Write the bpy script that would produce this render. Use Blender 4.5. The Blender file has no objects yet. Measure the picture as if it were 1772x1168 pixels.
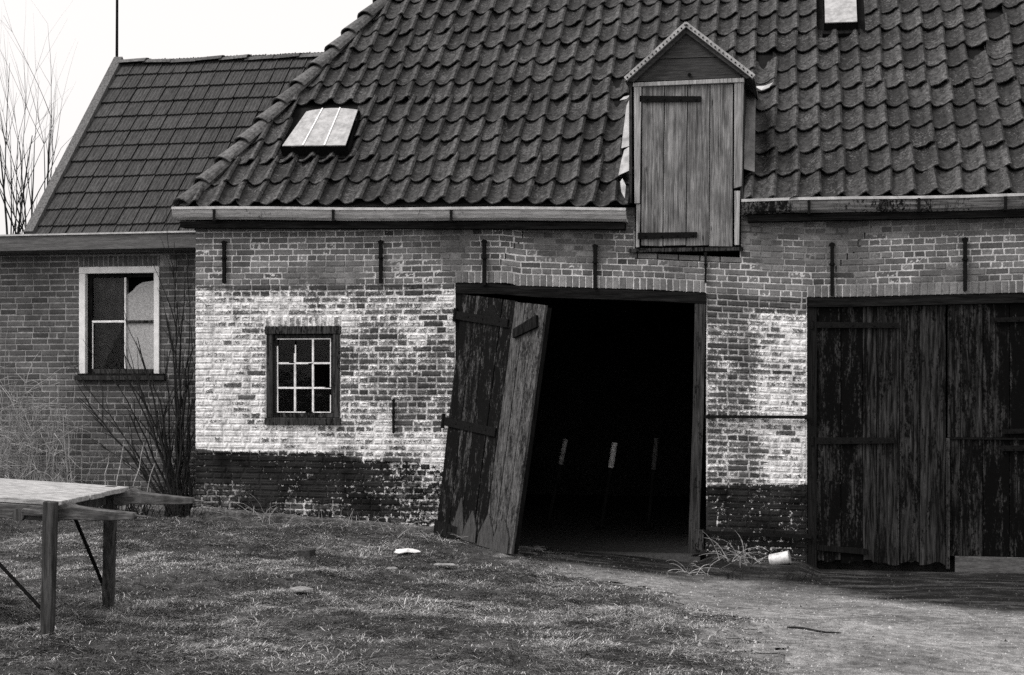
import bpy, bmesh, math, random
import numpy as np
from mathutils import Vector, Matrix
random.seed(7); rng = np.random.default_rng(7)
SC = bpy.context.scene

# ------------------------------------------------------------------ camera
F = 2600.0; TH = math.atan(7.5e-5 * F); DP = 13.4; EYE = 1.6; HOR = 640.0
cd = bpy.data.cameras.new('camera'); cam = bpy.data.objects.new('camera', cd); SC.collection.objects.link(cam)
cd.sensor_width = 36.0; cd.lens = F / 1772 * 36.0; cd.shift_y = (HOR - 584.0) / 1772
cd.clip_start = 0.1; cd.clip_end = 2000
cam.location = (0, -DP, EYE); cam.rotation_euler = (math.radians(90), 0, TH)
SC.camera = cam
# ------------------------------------------------------------------ overcast sky and soft sun
SUN_EL, SUN_AZ = math.radians(52), math.radians(232)
w = bpy.data.worlds.new('World'); SC.world = w; w.use_nodes = True
nt = w.node_tree; nt.nodes.clear()
sky = nt.nodes.new('ShaderNodeTexSky'); sky.sky_type = 'NISHITA'; sky.sun_disc = False
sky.sun_elevation = SUN_EL; sky.sun_rotation = SUN_AZ; sky.dust_density = 6.0; sky.air_density = 1.5
bw = nt.nodes.new('ShaderNodeRGBToBW'); nt.links.new(sky.outputs[0], bw.inputs[0])
mx = nt.nodes.new('ShaderNodeMix'); mx.data_type = 'FLOAT'; mx.inputs[0].default_value = 0.55   # cloud deck evens the sky out
nt.links.new(bw.outputs[0], mx.inputs[2]); mx.inputs[3].default_value = 9.0
tn = nt.nodes.new('ShaderNodeMix'); tn.data_type = 'RGBA'; tn.blend_type = 'MULTIPLY'; tn.inputs[0].default_value = 1.0
nt.links.new(mx.outputs[0], tn.inputs[6]); tn.inputs[7].default_value = (1.0, 0.968, 0.955, 1)
bg = nt.nodes.new('ShaderNodeBackground'); bg.inputs[1].default_value = 0.11
nt.links.new(tn.outputs[2], bg.inputs[0])
wo = nt.nodes.new('ShaderNodeOutputWorld'); nt.links.new(bg.outputs[0], wo.inputs[0])
sd = bpy.data.lights.new('sun', 'SUN'); sun = bpy.data.objects.new('sun', sd); SC.collection.objects.link(sun)
sd.energy = 1.5; sd.angle = math.radians(24); sd.color = (1.0, 0.968, 0.955)
sv = Vector((math.sin(SUN_AZ) * math.cos(SUN_EL), math.cos(SUN_AZ) * math.cos(SUN_EL), math.sin(SUN_EL)))
sun.rotation_euler = sv.to_track_quat('Z', 'Y').to_euler(); sun.location = (-4, -12, 12)
SC.cycles.use_denoising = False          # keep the fine grain of the surfaces
SC.view_settings.view_transform = 'Standard'; SC.view_settings.look = 'None'
SC.view_settings.exposure = 0.6; SC.view_settings.gamma = 1.0; SC.view_settings.use_curve_mapping = False

# ------------------------------------------------------------------ measuring helpers (photo pixel -> point on a real plane)
CAM = np.array([0, -DP, EYE]); FW = np.array([-math.sin(TH), math.cos(TH), 0]); RT = np.array([math.cos(TH), math.sin(TH), 0]); UP = np.array([0, 0, 1.])
def ray(px, py): return FW + RT * (px - 886) / F + UP * (HOR - py) / F
def P(px, py, Y):
    d = ray(px, py); return CAM + d * ((Y - CAM[1]) / d[1])
def PZ(px, py, Z):
    d = ray(px, py); return CAM + d * ((Z - CAM[2]) / d[2])
def PPL(px, py, p0, n):
    d = ray(px, py); return CAM + d * (np.dot(p0 - CAM, n) / np.dot(d, n))
def proj(p):
    q = np.asarray(p, float) - CAM; z = q @ FW
    return 886 + F * (q @ RT) / z, HOR - F * (q @ UP) / z
def U(px, Y=0.0): return float(P(px, HOR, Y)[0])
def Zp(px, py, Y=0.0): return float(P(px, py, Y)[2])
_T = rng.random((256, 256))
def vn(x, y, sc=1.0, oct=3):
    x = np.asarray(x, float) * sc; y = np.asarray(y, float) * sc; r = 0; a = 1; t = 0
    for o in range(oct):
        xi = np.floor(x).astype(int); yi = np.floor(y).astype(int); fx = x - xi; fy = y - yi
        fx = fx * fx * (3 - 2 * fx); fy = fy * fy * (3 - 2 * fy)
        g = lambda i, j: _T[(xi + i) % 256, (yi + j) % 256]
        r = r + a * ((g(0, 0) * (1 - fx) + g(1, 0) * fx) * (1 - fy) + (g(0, 1) * (1 - fx) + g(1, 1) * fx) * fy); t += a
        a *= .5; x = x * 2.03 + 17.3; y = y * 2.03 + 5.1
    return r / t
def sst(x, a, b):
    t = np.clip((np.asarray(x, float) - a) / (b - a), 0, 1); return t * t * (3 - 2 * t)

# ------------------------------------------------------------------ object helpers
COL = SC.collection
W = {}
def empty(name, loc, label, cat, group=None):
    o = bpy.data.objects.new(name, None); COL.objects.link(o); o.location = loc; W[o.name] = Vector(loc)
    o.empty_display_size = .2; o['label'] = label; o['category'] = cat
    if group: o['group'] = group
    return o
def holder(name, loc, parent):
    o = bpy.data.objects.new(name, None); COL.objects.link(o); o.parent = parent
    o.location = Vector(loc) - W[parent.name]; W[o.name] = Vector(loc); o.empty_display_size = .1; return o
def link(name, me, mat, parent, origin):
    if mat is not None and not me.materials: me.materials.append(mat)
    o = bpy.data.objects.new(name, me); COL.objects.link(o)
    o.location = Vector(origin) - (W[parent.name] if parent else Vector((0, 0, 0)))
    if parent: o.parent = parent
    W[o.name] = Vector(origin); return o
def tag(o, label, cat=None, group=None, kind=None):
    if label: o['label'] = label
    if cat: o['category'] = cat
    if group: o['group'] = group
    if kind: o['kind'] = kind
    return o
class MB:
    def __init__(s): s.v = []; s.f = []; s.at = {}
    def add(s, vs, fs, **at):
        b = len(s.v); s.v += [tuple(map(float, p)) for p in vs]; s.f += [tuple(i + b for i in f) for f in fs]
        for k, val in at.items():
            a = s.at.setdefault(k, []); a += [0.0] * (b - len(a)); a += list(val) if hasattr(val, '__len__') else [val] * len(vs)
        return s
    def box(s, x0, x1, y0, y1, z0, z1, **at):
        return s.add([(x0, y0, z0), (x1, y0, z0), (x1, y1, z0), (x0, y1, z0), (x0, y0, z1), (x1, y0, z1), (x1, y1, z1), (x0, y1, z1)],
                     [(0, 3, 2, 1), (4, 5, 6, 7), (0, 1, 5, 4), (1, 2, 6, 5), (2, 3, 7, 6), (3, 0, 4, 7)], **at)
    def hexa(s, a, b, c, d, t, **at):          # front quad a b c d (counter-clockwise seen from the front), t = vector to the back
        q = [np.asarray(p, float) for p in (a, b, c, d)]; t = np.asarray(t, float)
        return s.add(q + [p + t for p in q], [(0, 1, 2, 3), (7, 6, 5, 4), (0, 4, 5, 1), (1, 5, 6, 2), (2, 6, 7, 3), (3, 7, 4, 0)], **at)
    def prism(s, pts, t, **at):
        q = [np.asarray(p, float) for p in pts]; n = len(q); t = np.asarray(t, float)
        return s.add(q + [p + t for p in q], [tuple(range(n)), tuple(range(2 * n - 1, n - 1, -1))] + [(i, i + n, (i + 1) % n + n, (i + 1) % n) for i in range(n)], **at)
    def tube(s, path, rad, n=6, cap=True, **at):
        path = [np.asarray(p, float) for p in path]; m = len(path)
        rad = [rad] * m if not hasattr(rad, '__len__') else rad
        vs = []; 
        for i, p in enumerate(path):
            d = path[min(i + 1, m - 1)] - path[max(i - 1, 0)]; d = d / (np.linalg.norm(d) + 1e-9)
            a = np.cross(d, (0, 0, 1.) if abs(d[2]) < .9 else (1., 0, 0)); a /= np.linalg.norm(a); b = np.cross(d, a)
            vs += [p + rad[i] * (math.cos(2 * math.pi * k / n) * a + math.sin(2 * math.pi * k / n) * b) for k in range(n)]
        fs = [(i * n + k, i * n + (k + 1) % n, (i + 1) * n + (k + 1) % n, (i + 1) * n + k) for i in range(m - 1) for k in range(n)]
        if cap: fs += [tuple(range(n - 1, -1, -1)), tuple((m - 1) * n + k for k in range(n))]
        return s.add(vs, fs, **at)
    def mesh(s, name, org):
        me = bpy.data.meshes.new(name); o = Vector(org)
        me.from_pydata([(p[0] - o.x, p[1] - o.y, p[2] - o.z) for p in s.v], [], s.f)
        for k, a in s.at.items():
            a = a + [0.0] * (len(s.v) - len(a)); me.attributes.new(k, 'FLOAT', 'POINT').data.foreach_set('value', np.array(a, np.float32))
        return me
    def build(s, name, mat, parent=None, smooth=False, org=None, bevel=0):
        v = np.array(s.v); c = (v.min(0) + v.max(0)) / 2; c[2] = v[:, 2].min()
        org = tuple(c) if org is None else org
        me = s.mesh(name, org)
        if smooth: me.polygons.foreach_set('use_smooth', [True] * len(me.polygons))
        o = link(name, me, mat, parent, org)
        if bevel:
            m = o.modifiers.new('bevel', 'BEVEL'); m.width = bevel; m.segments = 1; m.limit_method = 'ANGLE'
        return o
def npmesh(name, V, FQ, attrs=None, smooth=False):
    me = bpy.data.meshes.new(name); n, k = FQ.shape
    me.vertices.add(len(V)); me.vertices.foreach_set('co', np.ascontiguousarray(V, np.float32).ravel())
    me.loops.add(n * k); me.loops.foreach_set('vertex_index', FQ.astype(np.int32).ravel())
    me.polygons.add(n); me.polygons.foreach_set('loop_start', np.arange(0, n * k, k, dtype=np.int32))
    me.polygons.foreach_set('loop_total', np.full(n, k, np.int32))
    if smooth: me.polygons.foreach_set('use_smooth', np.ones(n, bool))
    me.update(calc_edges=True)
    for a, val in (attrs or {}).items(): me.attributes.new(a, 'FLOAT', 'POINT').data.foreach_set('value', np.ascontiguousarray(val, np.float32))
    return me

# ------------------------------------------------------------------ materials
class M:
    def __init__(s, name, rough=.85, spec=.25):
        s.m = bpy.data.materials.new(name); s.m.use_nodes = True; s.t = s.m.node_tree
        s.b = s.t.nodes['Principled BSDF']; s.b.inputs['Roughness'].default_value = rough; s.b.inputs['Specular IOR Level'].default_value = spec
        s._pos = None
    def put(s, sock, v):
        if hasattr(v, 'is_output') or hasattr(v, 'links'): s.t.links.new(v, sock)
        elif v is not None: sock.default_value = v
    def pos(s, sc=(1, 1, 1), obj=False):
        if obj: o = s.t.nodes.new('ShaderNodeTexCoord').outputs['Object']
        else:
            if s._pos is None: s._pos = s.t.nodes.new('ShaderNodeNewGeometry').outputs['Position']
            o = s._pos
        if sc == (1, 1, 1): return o
        n = s.t.nodes.new('ShaderNodeVectorMath'); n.operation = 'MULTIPLY'; s.put(n.inputs[0], o); n.inputs[1].default_value = sc; return n.outputs[0]
    def xyz(s, v=None):
        n = s.t.nodes.new('ShaderNodeSeparateXYZ'); s.put(n.inputs[0], v or s.pos()); return n.outputs
    def shift(s, v, f, k=(7., 3., 11.)):
        n = s.t.nodes.new('ShaderNodeVectorMath'); n.operation = 'MULTIPLY_ADD'
        c = s.t.nodes.new('ShaderNodeCombineXYZ'); [s.put(c.inputs[i], f) for i in range(3)]
        s.put(n.inputs[0], c.outputs[0]); n.inputs[1].default_value = k; s.put(n.inputs[2], v); return n.outputs[0]
    def noise(s, sc, det=4, ro=.6, vec=None, dist=0):
        n = s.t.nodes.new('ShaderNodeTexNoise'); n.inputs['Scale'].default_value = sc; n.inputs['Detail'].default_value = det
        n.inputs['Roughness'].default_value = ro; n.inputs['Distortion'].default_value = dist; s.put(n.inputs['Vector'], vec or s.pos()); return n.outputs[0]
    def voro(s, sc, vec=None, feat='F1'):
        n = s.t.nodes.new('ShaderNodeTexVoronoi'); n.feature = feat; n.inputs['Scale'].default_value = sc; s.put(n.inputs['Vector'], vec or s.pos()); return n.outputs[0]
    def ma(s, op, a, b=0.0, c=None, clamp=False):
        n = s.t.nodes.new('ShaderNodeMath'); n.operation = op; n.use_clamp = clamp; s.put(n.inputs[0], a); s.put(n.inputs[1], b)
        if c is not None: s.put(n.inputs[2], c)
        return n.outputs[0]
    def ss(s, x, lo, hi, a=0.0, b=1.0):
        n = s.t.nodes.new('ShaderNodeMapRange'); n.interpolation_type = 'SMOOTHSTEP'
        for i, v in enumerate((x, lo, hi, a, b)): s.put(n.inputs[i], v)
        return n.outputs[0]
    def mix(s, f, a, b):
        n = s.t.nodes.new('ShaderNodeMix'); n.data_type = 'FLOAT'; s.put(n.inputs[0], f); s.put(n.inputs[2], a); s.put(n.inputs[3], b); return n.outputs[0]
    def attr(s, name):
        n = s.t.nodes.new('ShaderNodeAttribute'); n.attribute_name = name; return n.outputs['Fac']
    def rnd(s): return s.t.nodes.new('ShaderNodeObjectInfo').outputs['Random']
    def done(s, col, bump=None, dist=.004, strength=.6, rough=None):
        s.put(s.b.inputs['Base Color'], col)
        if bump is not None:
            n = s.t.nodes.new('ShaderNodeBump'); n.inputs['Strength'].default_value = strength; n.inputs['Distance'].default_value = dist
            s.put(n.inputs['Height'], bump); s.t.links.new(n.outputs[0], s.b.inputs['Normal'])
        if rough is not None: s.put(s.b.inputs['Roughness'], rough)
        return s.m

def masonry(name, mortar):
    m = M(name, .95, .08)
    tone, wash, tar = m.attr('tone'), m.attr('wash'), m.attr('tar')
    fine = m.noise(230, 3, .6); mid = m.noise(38, 6, .72); big = m.noise(3.2, 4, .6)
    base = m.ma('MULTIPLY', tone, m.ma('MULTIPLY_ADD', fine, 1.0, .5))
    base = m.ma('MULTIPLY', base, m.ss(big, .3, .72, .72, 1.18))
    base = m.ma('MULTIPLY', base, m.ss(mid, .3, .7, .8, 1.15))
    # limewash, worn through in flakes
    n = m.ma('ADD', m.ma('MULTIPLY', mid, .5), m.ma('MULTIPLY', m.noise(105, 5, .75), .5))
    n = m.ma('ADD', n, m.ma('MULTIPLY_ADD', big, .26, -.13))
    thr = m.ma('MULTIPLY_ADD', wash, -.5, .77)
    mw = m.ma('MULTIPLY_ADD', m.ss(n, m.ma('SUBTRACT', thr, .02), m.ma('ADD', thr, .03)), .8, m.ma('MULTIPLY', m.ss(n, m.ma('SUBTRACT', thr, .16), m.ma('ADD', thr, .05)), .2))
    white = m.ss(m.noise(17, 5, .7), .25, .7, .42, .95)
    white = m.ma('MULTIPLY', white, m.ss(fine, .3, .7, .82, 1.08))
    white = m.ma('MULTIPLY', white, m.ss(m.noise(1, 5, .7, m.pos((9., 9., 1.8))), .3, .56, .62, 1.05)); white = m.ma('MULTIPLY', white, m.ss(m.noise(60, 4, .75), .36, .5, .7, 1.0))
    col = m.mix(mw, base, white)
    # tar coat at the foot of the wall
    nt_ = m.ma('ADD', m.ma('MULTIPLY', m.noise(27, 6, .75, m.shift(m.pos(), .37)), .75), m.ma('MULTIPLY', m.noise(110, 3, .6), .25))
    tt = m.ma('MULTIPLY_ADD', tar, -.52, .78)
    mt = m.ss(nt_, m.ma('SUBTRACT', tt, .02), m.ma('ADD', tt, .03))
    col = m.mix(mt, col, m.ss(big, .3, .7, .006, .03))
    h = m.ma('ADD', m.ma('MULTIPLY', mw, .5), m.ma('MULTIPLY', n, 1.2)); h = m.ma('ADD', h, m.ma('MULTIPLY', fine, .35))
    return m.done(col, h, .006, .75)
MAT = {}
MAT['brick'] = masonry('old_brick', False); MAT['mortar'] = masonry('lime_mortar', True)

def pantile_mat(name, lo, hi):
    m = M(name, .6, .22); r = m.rnd(); v = m.shift(m.pos(), r)
    a = m.noise(24, 6, .75, v); b = m.noise(150, 3, .6, v); big = m.noise(1.6, 3, .6)
    col = m.ss(a, .34, .66, lo, hi)
    col = m.ma('MULTIPLY', col, m.ma('MULTIPLY_ADD', r, 1.1, .45))
    col = m.ma('MULTIPLY', col, m.ss(b, .3, .7, .75, 1.3)); col = m.ma('MULTIPLY', col, m.ss(big, .3, .7, .8, 1.2))
    wear_hilite = m.ma('MULTIPLY', m.attr('edge'), m.ss(m.noise(55, 4, .7, v), .35, .62)); col = m.ma('MULTIPLY', col, m.ma('MULTIPLY_ADD', wear_hilite, 1.3, .9)); col = m.ma('ADD', col, m.ma('MULTIPLY', wear_hilite, .022))  # pale lip wear, plus highlights on lips and rolls painted into the colour
    li = m.ss(m.ma('ADD', m.noise(45, 5, .75, v), m.ma('MULTIPLY', m.noise(4, 3, .6), .45)), .76, .90)
    col = m.mix(m.ma('MULTIPLY', li, .6), col, .15)
    return m.done(col, m.ma('ADD', a, m.ma('MULTIPLY', b, .5)), .004, .6)
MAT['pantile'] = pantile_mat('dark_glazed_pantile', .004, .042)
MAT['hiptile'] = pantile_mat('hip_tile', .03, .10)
def annex_tile():
    m = M('ribbed_annex_tile', .82, .3); r = m.rnd(); v = m.shift(m.pos((1, 1, 1)), r)
    st = m.noise(1, 4, .65, m.pos((90, 7, 7))); a = m.noise(26, 5, .7, v)
    col = m.ss(st, .3, .72, .018, .066); col = m.ma('MULTIPLY', col, m.ss(a, .3, .7, .75, 1.25)); col = m.ma('MULTIPLY', col, m.ma('MULTIPLY_ADD', r, .35, .8))
    li = m.ss(m.noise(60, 4, .7, v), .68, .76); col = m.mix(li, col, .26)
    return m.done(col, m.ma('ADD', st, a), .004, .6)
MAT['annex_tile'] = annex_tile()

def wood(name, dark, light, lo, hi, sx=70., sz=2.6, rough=.85, cover=0.0, covercol=.012, patch=14., soft=.03, rv=.08):
    """streaked weathered boards; cover = how much old tar or paint still sits on them"""
    m = M(name, rough, .035); r = m.rnd(); v = m.shift(m.pos((sx, sx, sz)), r, (40., 23., 9.))
    st = m.noise(1, 5, .7, v, .4); fn = m.noise(1, 3, .6, m.shift(m.pos((sx * 4, sx * 4, sz * 4)), r))
    col = m.ss(st, lo, hi, dark, light); col = m.ma('MULTIPLY', col, m.ss(fn, .3, .7, .78, 1.2)); col = m.ma('MULTIPLY', col, m.ma('MULTIPLY_ADD', r, .35, .8))
    if cover:
        pn = m.ma('ADD', m.ma('MULTIPLY', m.noise(1, 6, .75, m.shift(m.pos((patch * 1.6, patch * 1.6, patch * .28)), r)), .62), m.ma('MULTIPLY', m.noise(60, 5, .75, m.pos((1, 1, .5))), .38))
        pn = m.ma('ADD', pn, m.ma('MULTIPLY_ADD', r, rv, -rv / 2))
        mk = m.ss(pn, 1 - cover - soft, 1 - cover + soft); mk = m.ma('SUBTRACT', 1.0, mk)
        col = m.mix(m.ma('SUBTRACT', 1.0, mk), col, covercol)
    return m.done(col, m.ma('ADD', st, m.ma('MULTIPLY', fn, .4)), .003, .7)
MAT['tarwood'] = wood('tarred_door_boards', .004, .066, .36, .74, sx=45, cover=.52, covercol=.003, patch=8, soft=.04, rv=.15)
MAT['leafwood'] = wood('worn_door_boards', .025, .15, .3, .7, cover=.49, covercol=.010, patch=9, soft=.07)
def pale_boards():
    m = M('weathered_pale_boards', .85, .1); r = m.rnd(); v = m.shift(m.pos((48., 48., 1.6)), r, (40., 23., 9.)); st = m.noise(1, 6, .72, v, .9); fn = m.noise(1, 3, .6, m.shift(m.pos((210., 210., 9.)), r))
    kn = m.voro(1, m.shift(m.pos((13., 13., 3.2)), r, (5., 9., 3.))); bl = m.noise(7, 4, .6, m.shift(m.pos((1.5, 1, .7)), r))
    col = m.ss(st, .3, .7, .06, .27); col = m.ma('MULTIPLY', col, m.ss(fn, .3, .7, .7, 1.25)); col = m.ma('MULTIPLY', col, m.ss(bl, .3, .7, .7, 1.2)); col = m.ma('MULTIPLY', col, m.ss(kn, .05, .14, .3, 1.0)); col = m.ma('MULTIPLY', col, m.ma('MULTIPLY_ADD', r, .3, .85))
    return m.done(col, m.ma('ADD', st, fn), .003, .7)
MAT['palewood'] = pale_boards()
MAT['framewood'] = wood('grey_frame_wood', .16, .4, .3, .7, sx=60, cover=.36, covercol=.07)
MAT['blackwood'] = wood('black_tarred_timber', .004, .016, .3, .75, cover=.4, covercol=.003)
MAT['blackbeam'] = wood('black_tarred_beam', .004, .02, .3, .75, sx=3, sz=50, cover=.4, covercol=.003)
MAT['barge'] = wood('weathered_barge_boards', .06, .17, .3, .7, sx=60, sz=4)
MAT['leafdark'] = wood('half_tarred_boards', .008, .11, .32, .72, cover=.51, covercol=.006, patch=10, soft=.05, rv=.16)
MAT['darkwood'] = wood('dark_old_timber', .012, .07, .3, .7, cover=.46, covercol=.006)
MAT['gablewood'] = wood('grey_gable_boards', .035, .075, .3, .7, sx=5, sz=60)
MAT['repair'] = wood('bare_repair_boards', .03, .075, .3, .7)
MAT['gutter'] = wood('peeling_gutter_paint', .26, .48, .3, .7, sx=4, sz=60, cover=.40, covercol=.05, patch=5)
MAT['gutterdark'] = wood('sooty_gutter_board', .06, .26, .3, .7, sx=2, sz=45, cover=.46, covercol=.012, patch=1.3)
MAT['fascia'] = wood('grey_fascia_paint', .085, .14, .3, .7, sx=4, sz=50, cover=.34, covercol=.11, patch=6)
def barrow_mat():
    m = M('silvered_cart_timber', .8, .25); r = m.rnd(); v = m.pos((5., 70., 70.))
    st = m.noise(1, 5, .7, v, .5); a = m.noise(20, 4, .6)
    col = m.ss(st, .3, .7, .2, .5); col = m.ma('MULTIPLY', col, m.ss(a, .3, .7, .75, 1.15)); return m.done(col, st, .004, .8)
MAT['bed'] = barrow_mat()
def plain(name, c, rough=.7, spec=.3, var=.35, sc=30., metal=0., bump=.4):
    m = M(name, rough, spec); n = m.noise(sc, 5, .65); col = m.ss(n, .28, .72, c * (1 - var), c * (1 + var)); m.b.inputs['Metallic'].default_value = metal
    return m.done(col, n, .003, bump)
MAT['iron'] = plain('rusted_black_iron', .006, .8, .08, .5, 60)
MAT['zinc'] = plain('weathered_zinc', .42, .5, .5, .3, 12)
MAT['leadsheet'] = plain('pale_lead_sheet', .33, .6, .3, .35, 9)
MAT['darklead'] = plain('dull_lead_flashing', .13, .6, .3, .4, 9)
MAT['whitepaint'] = plain('white_window_paint', .72, .5, .4, .12, 15)
MAT['putty'] = plain('white_putty_bars', .75, .6, .3, .3, 25)
MAT['black'] = plain('barn_dark', .01, .95, .1, .4, 5)
MAT['bark'] = plain('dark_bark', .018, .9, .1, .4, 20)
MAT['straw'] = plain('dry_pale_stalk', .34, .9, .1, .4, 15)
MAT['stem'] = plain('dry_grey_stalk', .27, .9, .1, .5, 15)
MAT['whiteplastic'] = plain('scuffed_white_plastic', .58, .5, .3, .35, 22)
MAT['paper'] = plain('white_paper', .68, .9, .1, .2, 14)
MAT['dimscrap'] = plain('dirty_scrap', .22, .9, .1, .4, 30)
MAT['curtain'] = plain('grey_curtain_cloth', .1, .95, .1, .5, 12)
MAT['board'] = plain('speckled_pale_board', .34, .9, .1, .35, 90)
def glass():
    m = M('window_glass', .06, .5); t = m.t
    tr = t.nodes.new('ShaderNodeBsdfTransparent'); tr.inputs[0].default_value = (.82, .82, .82, 1)
    gl = t.nodes.new('ShaderNodeBsdfGlossy'); gl.inputs[0].default_value = (.3, .3, .3, 1); gl.inputs[1].default_value = .06
    fr = t.nodes.new('ShaderNodeFresnel'); fr.inputs[0].default_value = 1.45
    mx_ = t.nodes.new('ShaderNodeMixShader'); t.links.new(fr.outputs[0], mx_.inputs[0]); t.links.new(tr.outputs[0], mx_.inputs[1]); t.links.new(gl.outputs[0], mx_.inputs[2])
    bn = t.nodes.new('ShaderNodeBump'); bn.inputs[0].default_value = .12; bn.inputs[1].default_value = .01; m.put(bn.inputs['Height'], m.noise(9, 2, .5)); t.links.new(bn.outputs[0], gl.inputs['Normal'])
    t.links.new(mx_.outputs[0], t.nodes['Material Output'].inputs[0]); return m.m
MAT['glass'] = glass()
def frosted():
    m = M('limewashed_skylight_glass', .35, .5); n = m.noise(14, 5, .7); r = m.rnd()
    col = m.ma('MULTIPLY', m.ss(n, .3, .7, .24, .44), m.ma('MULTIPLY_ADD', r, .3, .8)); return m.done(col, n, .002, .2)
MAT['skypane'] = frosted()

# ------------------------------------------------------------------ ground
def gwall(u): return np.interp(u, [-9, -5.7, -4.5, -3.3, -2.4, -.9, 0, 1.9, 5], [.24, .2, .16, .10, -.0, -.12, -.15, -.14, -.12])
_pb = [PZ(*q, 0.) for q in [(880, 975), (960, 990), (1060, 1003), (1150, 1018), (1215, 1050), (1265, 1090), (1310, 1130), (1345, 1168), (1400, 1260)]]
_pby = np.array([p[1] for p in _pb])[::-1]; _pbu = np.array([p[0] for p in _pb])[::-1]
def pathu(y): return np.interp(y, _pby, _pbu)
def gz(x, y, fine=True):
    x = np.asarray(x, float); y = np.asarray(y, float)
    a = gwall(x); f = np.interp(x, [-9, -5, -2, 1, 5], [.14, .11, .03, -.06, -.08])
    t = sst(-y, .3, 4.5); z = a * (1 - t) + f * t
    z = z + (vn(x + 40, y + 40, .7, 3) - .5) * .09 * sst(-y, .2, 1.5)
    if fine: z = z + (vn(x + 40, y + 40, 4.2, 3) - .5) * .085 * (1 - .85 * sst(x - pathu(y), -.2, .3))
    z = z + .075 * sst(x, -1.0, -.75) * sst(x, .15, -.05) * sst(y, -.75, -.3)
    z = z - .3 * sst(y, .03, .2) * sst(x, -5.75, -5.6)
    return z
def axis(lo, hi, st, out):
    a = np.arange(lo, hi, st); g = st; l = [lo]; r = [a[-1]]
    while r[-1] < out: g *= 1.35; r.append(r[-1] + g)
    g = st
    while l[-1] > -out: g *= 1.35; l.append(l[-1] - g)
    return np.concatenate([l[:0:-1], a, r[1:]])
gx = axis(-9.5, 5, .06, 400); gy = axis(-13.4, .9, .06, 400)
GX, GY = np.meshgrid(gx, gy); GZ = gz(GX, GY)
far = sst(np.hypot(GX, GY + 5), 15, 40); GZ = GZ * (1 - far) - .1 * far
nx_, ny_ = len(gx), len(gy); ii = (np.arange(ny_ - 1)[:, None] * nx_ + np.arange(nx_ - 1)[None]).ravel()
FQ = np.stack([ii, ii + 1, ii + 1 + nx_, ii + nx_], 1)
PMIX = sst((GX - pathu(GY)) + (vn(GX + 9, GY + 3, 2.2, 3) - .5) * .7 + (vn(GX + 2, GY + 3, 9., 2) - .5) * .5, -.35, .12)
GZ = GZ - .018 * sst((GX - pathu(GY)) + (vn(GX + 9, GY + 3, 2.2, 3) - .5) * .7 + (vn(GX + 2, GY + 3, 14., 2) - .5) * .5, .16, .32) * (GY > -11) * (GY < .0) * (GX < 4.9)
def grass_ground():
    m = M('trampled_grass_soil', .95, .1); a = m.noise(9, 6, .7); b = m.noise(70, 4, .7); c = m.noise(1.3, 3, .5)
    col = m.ss(a, .3, .7, .03, .10); col = m.ma('MULTIPLY', col, m.ss(b, .3, .7, .6, 1.4)); col = m.ma('MULTIPLY', col, m.ss(c, .3, .7, .8, 1.2))
    pc = m.ma('MULTIPLY', m.ss(a, .3, .7, .09, .23), m.ss(m.noise(130, 4, .75), .3, .7, .55, 1.5)); col = m.mix(m.ss(m.ma('ADD', m.attr('earth'), m.ma('MULTIPLY_ADD', b, .5, -.25)), .35, .75), col, pc)
    return m.done(col, m.ma('ADD', a, b), .02, .8)
g = link('ground', npmesh('ground', np.stack([GX.ravel(), GY.ravel(), GZ.ravel()], 1), FQ, {'earth': PMIX.ravel()}, smooth=True), grass_ground(), None, (0, 0, 0)); g['kind'] = 'structure'
# the trodden earth path, a ragged sheet just above the soil
px_ = np.arange(-3.2, 5, .03); py_ = np.arange(-11., .0, .03); PX, PY = np.meshgrid(px_, py_)
PM = (PX - pathu(PY)) + (vn(PX + 9, PY + 3, 2.2, 3) - .5) * .7 + (vn(PX + 2, PY + 3, 14., 2) - .5) * .5 > 0
PZ_ = gz(PX, PY) + .004 + .004 * sst((PX - pathu(PY)) + (vn(PX + 9, PY + 3, 2.2, 3) - .5) * .7, .1, .4); n2 = len(px_); m2 = len(py_)
cell = PM[:-1, :-1] & PM[1:, :-1] & PM[:-1, 1:] & PM[1:, 1:]; jj = (np.arange(m2 - 1)[:, None] * n2 + np.arange(n2 - 1)[None])[cell]
def path_mat():
    m = M('gritty_earth_path', .9, .2); a = m.noise(14, 6, .7); b = m.noise(130, 4, .75); c = m.noise(1.1, 4, .6); x = m.xyz()
    d = m.ma('ADD', x[1], m.ma('MULTIPLY_ADD', m.noise(1.0, 4, .6, m.pos((.8, 2.2, 1))), 1.3, -.65))     # wet mud along the doors
    d = m.ma('ADD', d, m.ss(x[0], -.1, 1.3, 0., 1.25))
    wet = m.ma('MULTIPLY', m.ss(d, -1.55, -.8), m.ss(m.noise(1, 5, .65, m.pos((1.6, 7., 1))), .28, .55, .65, 1.0))
    col = m.ss(a, .3, .7, .105, .27); col = m.ma('MULTIPLY', col, m.ss(b, .3, .7, .4, 1.7)); col = m.ma('MULTIPLY', col, m.ss(c, .3, .7, .6, 1.3)); col = m.ma('MULTIPLY', col, m.ss(m.noise(5, 4, .65, m.pos((1, 1.8, 1))), .32, .6, .72, 1.12))
    col = m.ma('MULTIPLY', col, m.mix(wet, 1.0, .05))
    return m.done(col, m.ma('ADD', m.ma('MULTIPLY', a, .6), m.ma('MULTIPLY', b, .5)), .012, .8, m.mix(wet, .92, .55))
pv = np.stack([PX.ravel(), PY.ravel(), PZ_.ravel()], 1); fq = np.stack([jj, jj + 1, jj + 1 + n2, jj + n2], 1)
us, inv = np.unique(fq, return_inverse=True)
pth = link('path', npmesh('path', pv[us], inv.reshape(fq.shape), smooth=True), path_mat(), None, (0, 0, 0)); pth['kind'] = 'structure'

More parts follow.
